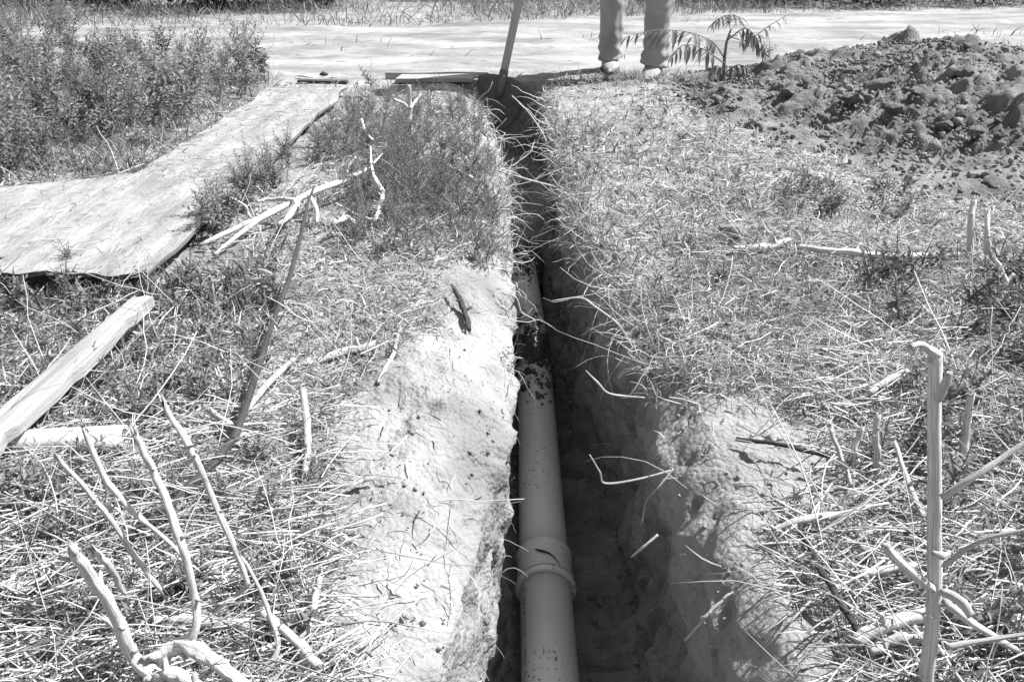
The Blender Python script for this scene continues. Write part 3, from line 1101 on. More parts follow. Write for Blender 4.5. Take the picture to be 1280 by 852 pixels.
stick('dry_stick', [(180, 546, .012), (225, 543, .014), (262, 538, .014)], [.008, .008, .007], TW, 'straight stick lying at the end of the white plastic pipe')
stick('dry_stick', [(300, 520, .03), (340, 475, .03), (368, 447, .02)], [.007, .007, .005], TW, 'pale split stick leaning right of the dark stick')
stick('dry_stick', [(472, 478, .012), (492, 440, .02), (500, 408, .02)], [.005, .005, .003], TW, 'thin pale twig on the edge of the bare left bank')
stick('dry_stick', [(395, 610, .006), (432, 606, .010), (468, 597, .008)], [.003, .004, .004], TW, 'small stub of stick on the white bare bank')
stick('dry_stick', [(0, 733, .02), (35, 731, .02), (68, 720, .02)], [.009, .009, .007], ST, 'blunt bleached stub at the lower left edge of the frame')
stick('dry_stick', [(40, 645, .02), (75, 633, .02), (105, 624, .02)], [.006, .007, .006], ST, 'short broken bleached stick below the white plastic pipe')
stick('dry_stick', [(190, 775, .01), (250, 776, .015), (320, 784, .012)], [.008, .010, .008], ST, 'bleached stick lying behind the cut stump')
stick('dry_stick', [(325, 762, .03), (370, 800, .02), (400, 832, .01)], [.006, .007, .006], ST, 'bleached stick slanting right of the cut stump')
stick('dry_stick', [(385, 790, .02), (395, 745, .03), (400, 722, .03)], [.004, .005, .004], TW, 'small upright splinter near the lower bare bank')
# right bank
stick('curved_stick', [(915, 311, .03), (945, 310, .035), (968, 307, .035), (987, 300, .04)], [.010, .012, .011, .008], ST, 'thick curved pale stick on the right bank')
stick('dry_stick', [(998, 309, .045), (1060, 315, .05), (1130, 321, .05), (1196, 317, .045)], [.008, .010, .010, .007], ST, 'long straight pale stick lying right of the curved stick')
stick('dry_stick', [(920, 548, .012), (975, 556, .018), (1036, 569, .014)], [.004, .0045, .004], BK, 'thin dark stick lying on the bare right bank')
stick('dry_stick', [(1005, 672, .012), (1040, 735, .03), (1080, 800, .02)], [.004, .005, .004], BK, 'dark slender stick slanting through straw in the lower right')
stick('dry_stick', [(856, 800, -.03), (877, 778, .0), (880, 770, .01), (916, 741, .03)], [.0018, .0022, .0025, .0022], TW, 'broken twig on the rim of the trench at lower right')
stick('dry_stick', [(1085, 492, .03), (1110, 475, .04), (1136, 462, .05)], [.006, .007, .006], ST, 'pale stick leaning toward the broken stalk top')
stick('dry_stick', [(1068, 800, .02), (1100, 783, .03), (1160, 768, .04)], [.009, .010, .009], ST, 'thick pale cane piece left of the tall stalk foot')
stick('dry_stick', [(1085, 815, .01), (1120, 800, .02), (1165, 795, .03)], [.007, .008, .007], ST, 'thick pale cane piece under another beside the tall stalk foot')
stick('dry_stick', [(1068, 719, .012), (1100, 713, .02), (1145, 706, .02)], [.006, .007, .006], ST, 'short pale cane in the straw left of the tall stalk')
stick('dry_stick', [(965, 662, .01), (1010, 648, .02), (1064, 641, .02)], [.004, .006, .005], ST, 'pale cane lying in the straw by the bare right bank')
stick('dry_stick', [(1118, 552, .05), (1138, 610, .03), (1156, 646, .02)], [.004, .005, .005], TW, 'slanted twig left of the tall stalk')
stick('dry_stick', [(1038, 536, .06), (1052, 572, .03), (1064, 606, .01)], [.004, .004, .004], TW, 'slanted twig at the right edge of the bare bank')
stick('cut_stalk', [(1211, 327, .0), (1213, 285, .08), (1217, 250, .14)], [.010, .010, .009], ST, 'left of two upright cut stalks on the right bank', 'stalk')
stick('cut_stalk', [(1236, 331, .0), (1234, 296, .07), (1235, 264, .12)], [.009, .008, .007], ST, 'right of two upright cut stalks on the right bank', 'stalk')
stick('cut_stalk', [(1258, 378, .0), (1256, 350, .05), (1243, 322, .10)], [.009, .008, .006], ST, 'crooked cut stalk in the dark weeds at right', 'stalk', twigs=[([(1256, 354, .04), (1268, 342, .06)], [.005, .004])])
stick('cut_stalk', [(1205, 566, .02), (1208, 535, .06), (1214, 492, .12)], [.008, .007, .006], ST, 'short upright cut stalk right of the tall stalk', 'stalk')
stick('cut_stalk', [(1097, 592, .0), (1096, 560, .05), (1096, 518, .10)], [.006, .006, .005], TW, 'thin upright cut stalk left of the tall stalk', 'stalk')
stick('cut_stalk', [(1072, 580, .0), (1068, 560, .02), (1078, 535, .05)], [.006, .006, .004], ST, 'tiny pale cut stub beside the thin upright stalk', 'stalk')


def build_tall_stalk():
    c = [(.432, .575, -.01), (.424, .590, .10), (.408, .612, .22), (.392, .634, .33), (.385, .643, .378)]
    pts = smooth_path(c, 26)
    V, F = tube(pts, [.0075, .0070, .0064, .0060, .0060], 14, .15, 5.0, True, .008)
    o = link('broken_stalk', mesh('broken_stalk', sub(V, pts[0]), F, M['stalk']), None, pts[0])
    tag(o, 'tall grey broken stalk standing upright at the lower right', 'stalk')
    def tw(name, p, r, rough=.2):
        q = smooth_path(p, 5 * len(p))
        V, F = tube(q, r, 8, rough, float(p[0][0] * 100), True, .002)
        link(name, mesh(name, sub(V, pts[0]), F, M['stalk']), o)
    A = lambda px, py, Y: PY(px, py, Y)
    tw('torn_strip', [A(1172, 444, .643), A(1160, 436, .63), A(1150, 430, .62), A(1138, 433, .61)], [.0045, .004, .003, .002])
    tw('splinter', [A(1164, 452, .640), A(1166, 440, .640)], [.003, .001])
    tw('splinter', [A(1178, 452, .645), A(1177, 439, .645)], [.003, .001])
    tw('side_branch', [A(1173, 498, .628), A(1182, 480, .62), A(1186, 466, .615)], [.0045, .004, .003])
    tw('side_branch', [A(1178, 622, .600), A(1215, 597, .60), A(1262, 566, .61), A(1320, 528, .62)], [.0036, .0032, .003, .002])
    tw('side_branch', [A(1180, 707, .59), A(1205, 688, .585), A(1236, 672, .58), A(1290, 660, .575)], [.003, .0026, .002, .0015])
    tw('side_branch', [A(1182, 752, .585), A(1225, 785, .60), A(1290, 822, .62)], [.0045, .004, .003])
    tw('side_branch', [A(1183, 808, .58), A(1230, 800, .58), A(1310, 788, .58)], [.003, .0025, .002])
    tw('side_branch', [A(1165, 735, .59), A(1142, 718, .58), A(1112, 690, .57), A(1107, 680, .57)], [.004, .0045, .0045, .004])
    tw('side_branch', [A(1180, 740, .59), A(1200, 750, .57), A(1214, 768, .56)], [.0045, .0045, .004])
    tw('knot', [A(1166, 690, .592), A(1176, 694, .588), A(1186, 692, .592)], [.002, .0045, .002])


build_tall_stalk()


def build_stump():
    b0 = P(185, 850, .02)
    root = empty('cut_shrub_stump', (b0[0], b0[1], gz(b0)))
    tag(root, 'bleached cut shrub stump with splayed broken stalks at lower left', 'stump')
    def st(pxs, r, name='stalk', lab=None, sides=12, rough=.15, ragged=.014):
        pts = smooth_path([P(x, y, z) for x, y, z in pxs], 7 * len(pxs))
        pts = pts + .0012 * np.stack([vnoise(np.arange(len(pts)) * .3, pxs[0][0], k) for k in (1, 2, 3)], 1)
        r = [q * .50 for q in r]
        V, F = tube(pts, r, sides, rough, (pxs[0][0] + pxs[-1][1]) % 71, True, ragged)
        V, F = roughen(V, F, pts, r, (pxs[0][0] + pxs[-1][1]) % 71, 4, 6)
        o = link(name, mesh(name, sub(V, np.array(root.location)), F, M['stalk']), root)
        return pts
    st([(168, 872, .0), (195, 828, .03), (225, 806, .05), (262, 822, .05), (310, 862, .03)], [.020, .019, .017, .015, .013], 'root_branch', ragged=.004, rough=.3)
    st([(228, 812, .05), (244, 786, .07), (243, 745, .10), (233, 700, .14), (217, 648, .18), (196, 600, .21), (180, 565, .24), (168, 538, .26)], [.011, .0095, .008, .0085, .0085, .0078, .0072, .0066])
    st([(320, 852, .01), (348, 812, .03), (338, 766, .06), (318, 722, .09), (300, 690, .11)], [.006, .0055, .005, .004, .003])
    st([(268, 762, .03), (305, 735, .05), (308, 726, .06), (288, 672, .11), (266, 622, .15), (248, 580, .19), (236, 558, .21), (214, 520, .24), (203, 498, .26)], [.005, .006, .006, .0068, .0068, .007, .0085, .0065, .005])
    st([(236, 560, .21), (248, 552, .22), (262, 548, .225)], [.004, .003, .002], 'side_twig', sides=7)
    st([(205, 742, .04), (170, 695, .08), (138, 650, .13), (105, 608, .17), (76, 576, .20)], [.0065, .0065, .006, .0055, .0048])
    st([(246, 712, .05), (205, 672, .09), (160, 632, .14), (128, 590, .18), (103, 528, .24)], [.004, .0045, .007, .0072, .0060])
    st([(196, 848, .03), (168, 822, .05), (148, 780, .10), (126, 738, .15), (104, 706, .19), (90, 686, .21)], [.017, .0135, .012, .0115, .011, .0105])
    st([(160, 812, .04), (150, 792, .07), (128, 770, .09)], [.008, .007, .005], 'side_twig')
    st([(92, 700, .195), (78, 696, .20), (64, 690, .21)], [.004, .003, .002], 'side_twig', sides=7)
    st([(160, 752, .03), (146, 724, .07), (132, 702, .11), (118, 688, .13)], [.005, .007, .008, .006])
    st([(186, 850, .03), (215, 842, .05), (250, 858, .05)], [.013, .014, .012], 'root_branch', ragged=.004, rough=.3)


build_stump()

# twigs hanging into the trench from its lips
def hang(px_list, r, label, leafy=False):
    pts = smooth_path([PY(x, y, Y) for x, y, Y in px_list], 5 * len(px_list))
    V, F = tube(pts, r, 6, .2, px_list[0][0] % 31, True, .001)
    o = link('hanging_twig', mesh('hanging_twig', sub(V, pts[0]), F, M['twig']), None, pts[0])
    tag(o, label, 'twig')
    if leafy:
        R = random.Random(int(px_list[0][0]))
        for k in range(3):
            c = pts[-1 - 3 * k]
            LV, LF = [], []
            for q in range(6):
                s = .010
                b = c + np.array([R.uniform(-.006, .006), R.uniform(-.006, .006), -.006 * q])
                o2 = len(LV)
                e = np.array([R.uniform(-1, 1), R.uniform(-1, 1), R.uniform(-1, 0)]) * s
                f = np.array([R.uniform(-1, 1), R.uniform(-1, 1), R.uniform(-.5, .5)]) * s * .5
                LV += [b, b + e * .5 + f, b + e, b + e * .5 - f]
                LF.append((o2, o2 + 1, o2 + 2, o2 + 3))
            link('withered_leaf', mesh('withered_leaf', np.array(LV) - pts[0], LF, M['leaf_pale'], False), o)
    return o


hang([(792, 436, 1.42), (772, 405, 1.45), (742, 382, 1.46), (725, 372, 1.46), (690, 376, 1.45)], [.002, .0022, .002, .002, .0012], 'thin pale twig arching over the pipe from the right lip')
hang([(806, 497, 1.22), (782, 495, 1.22), (760, 491, 1.21), (747, 478, 1.21), (732, 463, 1.21)], [.0018, .002, .002, .002, .0012], 'kinked pale twig jutting from the right trench wall')
hang([(628, 366, 1.66), (645, 372, 1.66), (652, 390, 1.65), (668, 400, 1.65), (668, 412, 1.65)], [.002, .002, .0018, .0016, .001], 'twig with withered leaves hanging from the left lip above the soil clump', True)
hang([(838, 588, 1.02), (800, 598, 1.01), (757, 604, 1.0), (750, 590, 1.0), (737, 568, 1.0)], [.0018, .0018, .0018, .0014, .001], 'bent pale twig sticking out of the right wall above the coupling')
hang([(842, 585, 1.02), (822, 610, 1.0), (808, 626, 1.0), (802, 655, .99)], [.0016, .0016, .0014, .001], 'short twig dropping from the right rim beside the bent twig')
hang([(822, 668, .90), (806, 682, .89), (789, 696, .89)], [.002, .0022, .0016], 'short pale splinter on the right wall beside the coupling')
hang([(622, 213, 2.72), (650, 222, 2.71), (680, 230, 2.7), (706, 236, 2.7)], [.003, .004, .004, .003], 'pale stick bridging the narrow far part of the trench')
hang([(640, 120, 3.6), (660, 140, 3.55), (680, 170, 3.4), (690, 200, 3.2)], [.003, .003, .003, .002], 'long pale stem arching across the trench before the shovel')
hang([(700, 180, 3.3), (694, 158, 3.3), (698, 146, 3.3)], [.005, .005, .003], 'short forked pale stub on the right lip near the shovel')
# dead sprig on the coupling
_cz = PZ + PR + .008
hang_pts = [np.array([PX - .022, 1.345, _cz - .003]), np.array([PX - .008, 1.335, _cz + .001]), np.array([PX + .012, 1.325, _cz]), np.array([PX + .03, 1.305, _cz - .009])]
V, F = tube(smooth_path(hang_pts, 12), [.0012, .003, .0015, .0008], 6, .3, 4)
o = link('dead_sprig', mesh('dead_sprig', V, F, M['bark']))
tag(o, 'tiny dark dead sprig lying on top of the pipe coupling', 'sprig')

# ------------------------------------------------------------------ person and young tree


def skin_figure(name, joints, edges, material, parent, loc, sub=2):
    me = bpy.data.meshes.new(name)
    me.from_pydata([j[0] for j in joints], edges, [])
    me.materials.append(material)
    o = link(name, me, parent, loc)
    sm = o.modifiers.new('skin', 'SKIN')
    sm.use_smooth_shade = True
    me.skin_vertices.new() if not me.skin_vertices else None
    for k, j in enumerate(joints):
        r = j[1]
        me.skin_vertices[0].data[k].radius = r if isinstance(r, tuple) else (r, r)
    me.skin_vertices[0].data[0].use_root = True
    ss = o.modifiers.new('sub', 'SUBSURF')
    ss.levels = ss.render_levels = sub
    return o


def build_person():
    fl, fr = P(763, 90), P(818, 100)                     # viewer's left and right foot
    cx, cy = (fl[0] + fr[0]) / 2, (fl[1] + fr[1]) / 2
    root = empty('person', (cx, cy, -.005))
    tag(root, 'person in faded jeans and suede shoes standing beside the shovel', 'person')
    lx, ly, rx_, ry = fl[0] - cx, fl[1] - cy + .04, fr[0] - cx, fr[1] - cy + .05
    hip = (.04, .05, .92)
    # body under the clothes: torso, arms, neck and head as one surface; hands with fingers
    hand_r = SH_BASE + SH_DIR * 1.13 - np.array([cx, cy, 0])
    hand_l = SH_BASE + SH_DIR * .93 - np.array([cx, cy, 0])
    J = [((hip[0], hip[1], .93), (.155, .11)), ((.03, .04, 1.08), (.14, .10)), ((.02, .03, 1.25), (.165, .11)), ((.02, .03, 1.39), (.13, .09)),
         ((.02, .02, 1.48), .055), ((.02, .0, 1.56), (.075, .085)), ((.02, -.01, 1.65), (.078, .092)), ((.02, 0, 1.73), (.055, .065)),
         ((-.17, .03, 1.38), .062), ((-.33, .0, 1.16), .048), (tuple(hand_r + [.10, .0, .02]), .034), (tuple(hand_r + [.035, .0, .01]), (.042, .022)),
         ((.21, .03, 1.38), .062), ((.22, -.05, 1.10), .048), (tuple(hand_l + [.12, -.02, .02]), .034), (tuple(hand_l + [.04, -.01, .01]), (.042, .022))]
    E = [(0, 1), (1, 2), (2, 3), (3, 4), (4, 5), (5, 6), (6, 7), (3, 8), (8, 9), (9, 10), (10, 11), (3, 12), (12, 13), (13, 14), (14, 15)]
    for h in (11, 15):
        c = np.array(J[h][0])
        for k, (dz, ln) in enumerate(((.032, .07), (.012, .08), (-.010, .078), (-.030, .06))):
            a, b2, d = len(J), len(J) + 1, len(J) + 2
            J += [(tuple(c + [-.02, -.026, dz]), .010), (tuple(c + [-.02 - ln * .55, -.030, dz]), .009), (tuple(c + [-.03 - ln * .45, .02, dz]), .008)]
            E += [(h, a), (a, b2), (b2, d)]
        a = len(J)
        J += [(tuple(c + [.005, .028, .03]), .011), (tuple(c + [-.035, .032, .045]), .009)]
        E += [(h, a), (a, a + 1)]
    skin_figure('body', J, E, M['skin'], root, (0, 0, 0))
    # face and hair
    head = np.array([.02, -.01, 1.64])
    V, F = tube([head + [0, -.085, .02], head + [0, -.105, -.005], head + [0, -.092, -.02]], [.008, .014, .010], 10)
    for sx in (-1, 1):
        v2, f2 = tube([head + [sx * .030, -.080, .025], head + [sx * .030, -.092, .025]], [.012, .006], 10)
        V, F = merge((V, F), (v2, f2))
        v2, f2 = tube([head + [sx * .082, .01, -.02], head + [sx * .092, .02, .01], head + [sx * .084, .01, .03]], [.008, .012, .010], 8)
        V, F = merge((V, F), (v2, f2))
    v2, f2 = tube([head + [-.024, -.083, -.05], head + [0, -.094, -.052], head + [.024, -.083, -.05]], [.004, .008, .004], 8)
    V, F = merge((V, F), (v2, f2))
    link('face', mesh('face', V, F, M['skin']), root)
    V, F = [], []
    n, m = 14, 20
    for j in range(n):
        for i in range(m):
            th, ph = (j / (n - 1)) * 1.75, 2 * math.pi * i / m
            lim = 1.0 if math.sin(ph) > -.2 else .72
            th *= lim
            r = 1.0 + .03 * float(vnoise(i * .9, j * .9, 2))
            V.append(head + np.array([.092 * r * math.sin(th) * math.cos(ph), .106 * r * math.sin(th) * math.sin(ph) + .012, .112 * r * math.cos(th)]) + [0, 0, .02])
    for j in range(n - 1):
        for i in range(m):
            a, b2 = j * m + i, j * m + (i + 1) % m
            F.append((a, b2, b2 + m, a + m))
    link('hair', mesh('hair', V, F, M['hair']), root)
    # shirt: loose shell round the torso with sleeves
    sj = [((hip[0], hip[1], .90), (.185, .135)), ((.03, .04, 1.08), (.17, .125)), ((.02, .03, 1.25), (.19, .13)), ((.02, .03, 1.40), (.15, .105)), ((.02, .025, 1.455), (.075, .075)),
          ((-.18, .03, 1.38), .078), ((-.28, .01, 1.23), .066), ((.22, .03, 1.38), .078), ((.225, -.02, 1.22), .066)]
    skin_figure('shirt', sj, [(0, 1), (1, 2), (2, 3), (3, 4), (3, 5), (5, 6), (3, 7), (7, 8)], M['shirt'], root, (0, 0, 0))
    # jeans: two lofted legs with folds, joined at the hips
    def leg(fx, fy, sgn, seed):
        V, F = [], []
        n, m = 60, 40
        for j in range(n):
            t = j / (n - 1)
            z = .075 + t * (.93 - .075)
            ax = np.interp(z, [.07, .45, .93], [fx, fx * 1.0 + sgn * .004, hip[0] + sgn * .085])
            ay = np.interp(z, [.07, .45, .93], [fy, fy - .015, hip[1]])
            r = np.interp(z, [.07, .12, .30, .45, .60, .80, .93], [.073, .070, .072, .076, .086, .100, .105])
            for i in range(m):
                a = 2 * math.pi * i / m
                stack = math.exp(-((z - .13) / .09) ** 2) + .55 * math.exp(-((z - .42) / .08) ** 2)
                f = .006 * stack * math.sin(z * 105 + 2.2 * math.sin(a + seed) + 2 * float(vnoise(z * 9, a, seed)))
                f += .013 * float(fbm(math.cos(a) * 1.2 + seed, math.sin(a) * 1.2, z * 7, 3))
                f += .006 * math.exp(-((z - .085) / .012) ** 2)
                V.append((ax + (r + f) * math.cos(a), ay + (r * 1.02 + f) * math.sin(a), z + .012 * math.sin(a + seed) * (1 - t) ** 6))
        for j in range(n - 1):
            for i in range(m):
                p, q = j * m + i, j * m + (i + 1) % m
                F.append((p, q, q + m, p + m))
        F.append(tuple(range(m))[::-1])
        F.append(tuple((n - 1) * m + i for i in range(m)))
        return V, F
    hv, hf = tube([np.array([hip[0], hip[1], z]) for z in (.80, .86, .93, 1.0)], [.13, .17, .172, .165], 28, .03, 3)
    hv = [np.array([hip[0] + (p[0] - hip[0]) * 1.08, hip[1] + (p[1] - hip[1]) * .78, p[2]]) for p in hv]
    V, F = merge(leg(lx, ly, -1, 1.0), leg(rx_, ry, 1, 5.0), (hv, hf))
    jn = link('jeans', mesh('jeans', V, F, M['denim']), root)
    rm = jn.modifiers.new('remesh', 'REMESH')
    rm.mode, rm.voxel_size, rm.use_smooth_shade = 'VOXEL', .0075, True
    # shoes
    for fx, fy, turn in ((lx, ly, -.1), (rx_, ry, -.35)):
        n, m = 22, 20
        V, F, SV = [], [], []
        for j in range(n):
            t = j / (n - 1)
            yl = .09 - .27 * t
            w = .046 * (1 - max(0, (t - .62) / .38) ** 2.6 * .78) * (.82 + .25 * math.sin(min(1, t * 1.15) * math.pi * .8)) * (1 if t > .04 else .7)
            hgt = np.interp(t, [0, .08, .25, .42, .6, .8, .95, 1], [.075, .115, .115, .10, .070, .056, .042, .018])
            for i in range(m):
                a = 2 * math.pi * i / m
                cx_, cz_ = math.cos(a), math.sin(a)
                x = w * math.copysign(abs(cx_) ** .7, cx_)
                z = .018 + (hgt - .018) * (.5 + .5 * math.copysign(abs(cz_) ** .8, cz_))
                V.append((x * (1 - .25 * max(0, cz_)), yl, z + .002 * float(vnoise(a * 3, t * 14, 1))))
        for j in range(n - 1):
            for i in range(m):
                p, q = j * m + i, j * m + (i + 1) % m
                F.append((p, q, q + m, p + m))
        F += [tuple(range(m))[::-1], tuple((n - 1) * m + i for i in range(m))]
        s = link('shoe', mesh('shoe', V, F, M['shoe']), root, (fx, fy, .004))
        s.rotation_euler = (0, 0, turn)
        V, F = [], []
        for zz in (.0, .024):
            for j in range(n):
                t = j / (n - 1)
                w = .050 * (1 - max(0, (t - .62) / .38) ** 2.6 * .7) * (.84 + .25 * math.sin(min(1, t * 1.15) * math.pi * .8))
                yl = .095 - .282 * t
                V += [(-w, yl, zz), (w, yl, zz)]
        q = 2 * n
        for j in range(n - 1):
            a = 2 * j
            F += [(a, a + 1, a + 3, a + 2), (q + a, q + a + 2, q + a + 3, q + a + 1), (a, a + 2, q + a + 2, q + a), (a + 1, q + a + 1, q + a + 3, a + 3)]
        F += [(0, q, q + 1, 1), (q - 2, q - 1, 2 * q - 1, 2 * q - 2)]
        link('sole', mesh('sole', V, F, M['sole'], False), s)


build_person()


def leaflet_mesh(name, L, W, fold=.25, droop=.35):
    V, F, n = [], [], 6
    for i in range(n + 1):
        t = i / n
        w = W * math.sin(math.pi * min(1, t * .92 + .06)) ** .8 * (1 - t) ** .25 * .5 if t < 1 else 0
        z = -droop * L * t * t
        V += [(t * L, -w, z + fold * w), (t * L, 0, z), (t * L, w, z + fold * w)]
    for i in range(n):
        for k in (0, 1):
            a = i * 3 + k
            F.append((a, a + 1, a + 4, a + 3))
    return mesh(name, V, F, M['leaf'])


def build_seedling():
    b = P(905, 112)
    Y = b[1]
    g = gz(b) + max(0.0, float(mound_h(b[0], b[1])))
    root = empty('young_tree', (b[0], Y, g))
    tag(root, 'young tree with long drooping feathery leaves beside the soil heap', 'young tree')
    O = np.array([b[0], Y, g])
    A = lambda px, py, dy=0.0: PY(px, py, Y + dy) - O
    pts = smooth_path([A(905, 112), A(905, 85), A(908, 55), A(914, 36)], 16)
    pts[0][2] -= .03
    V, F = tube(pts, [.010, .009, .007, .004], 9, .1, 3)
    link('stem', mesh('stem', V, F, M['stem']), root)
    me = [leaflet_mesh('leaflet', .110, .027, .3, .3), leaflet_mesh('leaflet', .090, .025, .2, .55)]
    R = random.Random(3)
    def frond(ctrl, pairs, size, hang=.75):
        q = smooth_path(ctrl, 30)
        V, F = tube(q, [.0035, .0028, .0018, .001], 6)
        fr = link('frond', mesh('frond', V, F, M['stem']), root)
        for k in range(pairs):
            t = .22 + .78 * k / (pairs - 1)
            i = int(t * 28)
            p = q[i]
            d = q[i + 1] - q[i]
            d /= np.linalg.norm(d)
            for sd in (-1, 1):
                side = np.cross(d, [0, 0, 1.0]) * sd
                side /= np.linalg.norm(side) + 1e-9
                v = side * (1.15 - hang) + d * .5 + np.array([0, 0, -hang * .85]) + np.array([R.uniform(-.35, .35), R.uniform(-.35, .35), R.uniform(-.2, .25)])
                v /= np.linalg.norm(v)
                o = link('leaflet', me[R.randrange(2)], fr, p)
                o.rotation_mode = 'QUATERNION'
                o.rotation_quaternion = Vector(v).to_track_quat('X', 'Z')
                s = size * R.uniform(.8, 1.1) * (1 - .35 * max(0, t - .7) / .3)
                o.scale = (s, s, s)
    frond([A(906, 74), A(890, 52, -.05), A(858, 40, -.12), A(820, 38, -.18), A(782, 46, -.24)], 15, 1.0, .58)
    frond([A(906, 80), A(880, 62, -.15), A(855, 56, -.28), A(838, 70, -.36)], 9, .85, .85)
    frond([A(911, 46), A(935, 50, -.03), A(962, 32, -.05), A(992, 14, -.06)], 9, .65, .6)
    frond([A(912, 42), A(922, 22, .10), A(905, 20, .25), A(888, 32, .35)], 11, .9, .35)
    frond([A(910, 50), A(930, 36, -.12), A(945, 46, -.22), A(950, 62, -.28)], 8, .8, .8)
    frond([A(906, 92), A(920, 82, -.05), A(932, 84, -.08), A(940, 96, -.10)], 6, .75, .85)
    frond([A(905, 88), A(894, 82, -.06), A(886, 92, -.08)], 4, .7, .85)
    frond([A(912, 45), A(938, 44, .1), A(955, 60, .16), A(958, 84, .18)], 7, .7, .85)


build_seedling()

# ------------------------------------------------------------------ weeds


def weed_meshes(name, seed, h, nbr, leafL, leafW, step, lmat, spread=.5, up=.55, jit=.5, stem_r=.0022):
    R = np.random.default_rng(seed)
    SV, SF, LV, LF = [], [], [], []
    def shoot(p0, d, ln, r, depth):
        nonlocal SV, SF
        n = 7
        pts = [np.array(p0, float)]
        d = np.array(d, float)
        for i in range(n - 1):
            d = d + R.normal(0, .10, 3) + np.array([0, 0, .05])
            d /= np.linalg.norm(d)
            pts.append(pts[-1] + d * ln / (n - 1))
        pts = np.array(pts)
        SV, SF = merge((SV, SF), tube(pts, np.linspace(r, r * .35, n), 4, 0, 0, False))
        L = 0.0
        a = R.uniform(0, 6.28)
        tot = ln
        s = .10 if depth else .18
        while s < 1.0:
            i = min(int(s * (n - 1)), n - 2)
            p = pts[i] + (pts[i + 1] - pts[i]) * (s * (n - 1) - i)
            ax = pts[i + 1] - pts[i]
            ax /= np.linalg.norm(ax)
            a += 2.4
            e1 = np.cross(ax, [1, 0, 0.01])
            e1 /= np.linalg.norm(e1)
            e2 = np.cross(ax, e1)
            rad = e1 * math.cos(a) + e2 * math.sin(a)
            v = rad + ax * up + R.normal(0, jit * .35, 3)
            v /= np.linalg.norm(v)
            l = leafL * R.uniform(.6, 1.15) * (1 - .45 * s)
            w = leafW * R.uniform(.8, 1.2) * (1 - .3 * s)
            sd = np.cross(v, ax)
            sd /= np.linalg.norm(sd) + 1e-9
            nn = np.cross(sd, v)
            o = len(LV)
            LV.extend([p, p + v * l * .45 + sd * w * .5 + nn * w * .15, p + v * l * .5 - nn * l * .02, p + v * l * .45 - sd * w * .5 + nn * w * .15, p + v * l - nn * l * R.uniform(0, .3)])
            LF.extend([(o, o + 1, o + 2), (o, o + 2, o + 3), (o + 1, o + 4, o + 2), (o + 2, o + 4, o + 3)])
            s += step / tot
        return pts
    main = shoot((0, 0, -.01), (R.normal(0, .12), R.normal(0, .12), 1), h, stem_r, 0)
    for b in range(nbr):
        t = R.uniform(.08, .8)
        i = int(t * 5)
        a = R.uniform(0, 6.28)
        shoot(main[i], (math.cos(a) * spread, math.sin(a) * spread, .75), h * R.uniform(.3, .62) * (1.1 - .4 * t), stem_r * .7, 1)
    return (mesh(name + '_stem', SV, SF, M['stem']), mesh(name + '_leaves', np.array(LV), LF, lmat, False))


def plant(name, ms, loc, rz, s, label, cat, group, tilt=(0, 0)):
    e = empty(name, loc, rz)
    e.rotation_euler = (tilt[0], tilt[1], rz)
    e.scale = (s, s, s)
    tag(e, label, cat, group)
    link('stem', ms[0], e)
    link('leaves', ms[1], e)['kind'] = 'stuff'
    return e


R = random.Random(21)
TALL = [weed_meshes('weed', 150 + k, .30, 8, .058, .013, .0095, M['leaf'] if k % 3 else M['leaf_pale'], .8, .45) if k > 2 else weed_meshes('weed', 100 + k, .34, 11, .040, .0095, .0062, M['leaf'] if k % 3 else M['leaf_pale'], .55, .55) for k in range(5)]
FEATH = [weed_meshes('feather', 200 + k, .20, 11, .024, .0034, .0042, M['leaf'] if k % 2 else M['leaf_pale'], .8, .9) for k in range(4)]
LOW = [weed_meshes('low', 300 + k, .085, 6, .026, .008, .0075, M['leaf'] if k % 2 else M['leaf_pale'], 1.1, .6) for k in range(4)]
BROAD = [weed_meshes('broad', 400 + k, .15, 5, .050, .013, .011, M['leaf_pale'] if k % 2 else M['leaf'], .7, .5) for k in range(4)]


def scatter(n, poly, name, protos, label, cat, group, s0=.8, s1=1.2, dens=None, tilt=.15):
    xs, ys = [p[0] for p in poly], [p[1] for p in poly]
    k, tries = 0, 0
    while k < n and tries < 40 * n:
        tries += 1
        px, py = R.uniform(min(xs), max(xs)), R.uniform(min(ys), max(ys))
        if not bool(in_poly(np.array([px]), np.array([py]), poly)[0]):
            continue
        # spread evenly over the ground, not over the picture
        if dens and R.random() > dens(px, py):
            continue
        p = P(px, py)
        if lip_l(p[1]) - .04 < p[0] < lip_r(p[1]) + .04 and p[1] < T_END:
            continue
        if (-1.21 < p[0] < -.80 and 1.70 < p[1] < 4.12) or bool(on_sheet(p[0], p[1])):
            continue
        ki, sc = R.randrange(len(protos)), R.uniform(s0, s1)
        lb = label(px, py, ki, (sc - s0) / (s1 - s0)) if callable(label) else label
        plant(name, protos[ki], (p[0], p[1], gz(p)), R.uniform(0, 6.28), sc, lb, cat, group, (R.uniform(-tilt, tilt), R.uniform(-tilt, tilt)))
        k += 1


def width_word(f):
    return 'small' if f < .33 else ('middling' if f < .67 else 'large')


def size_word(f):
    return 'short' if f < .33 else ('medium' if f < .67 else 'tall')


def thicket_label(px, py, k, f):
    row = 'front fringe' if py > 185 else ('middle' if py > 125 else 'far edge')
    col = 'at the left frame edge' if px < 60 else ('behind the dirty plywood sheet' if px < 170 else 'beside the long plywood strip')
    return '%s %s weed in the %s of the thicket %s' % (size_word(f), 'pale' if k % 3 == 0 else 'dark', row, col)


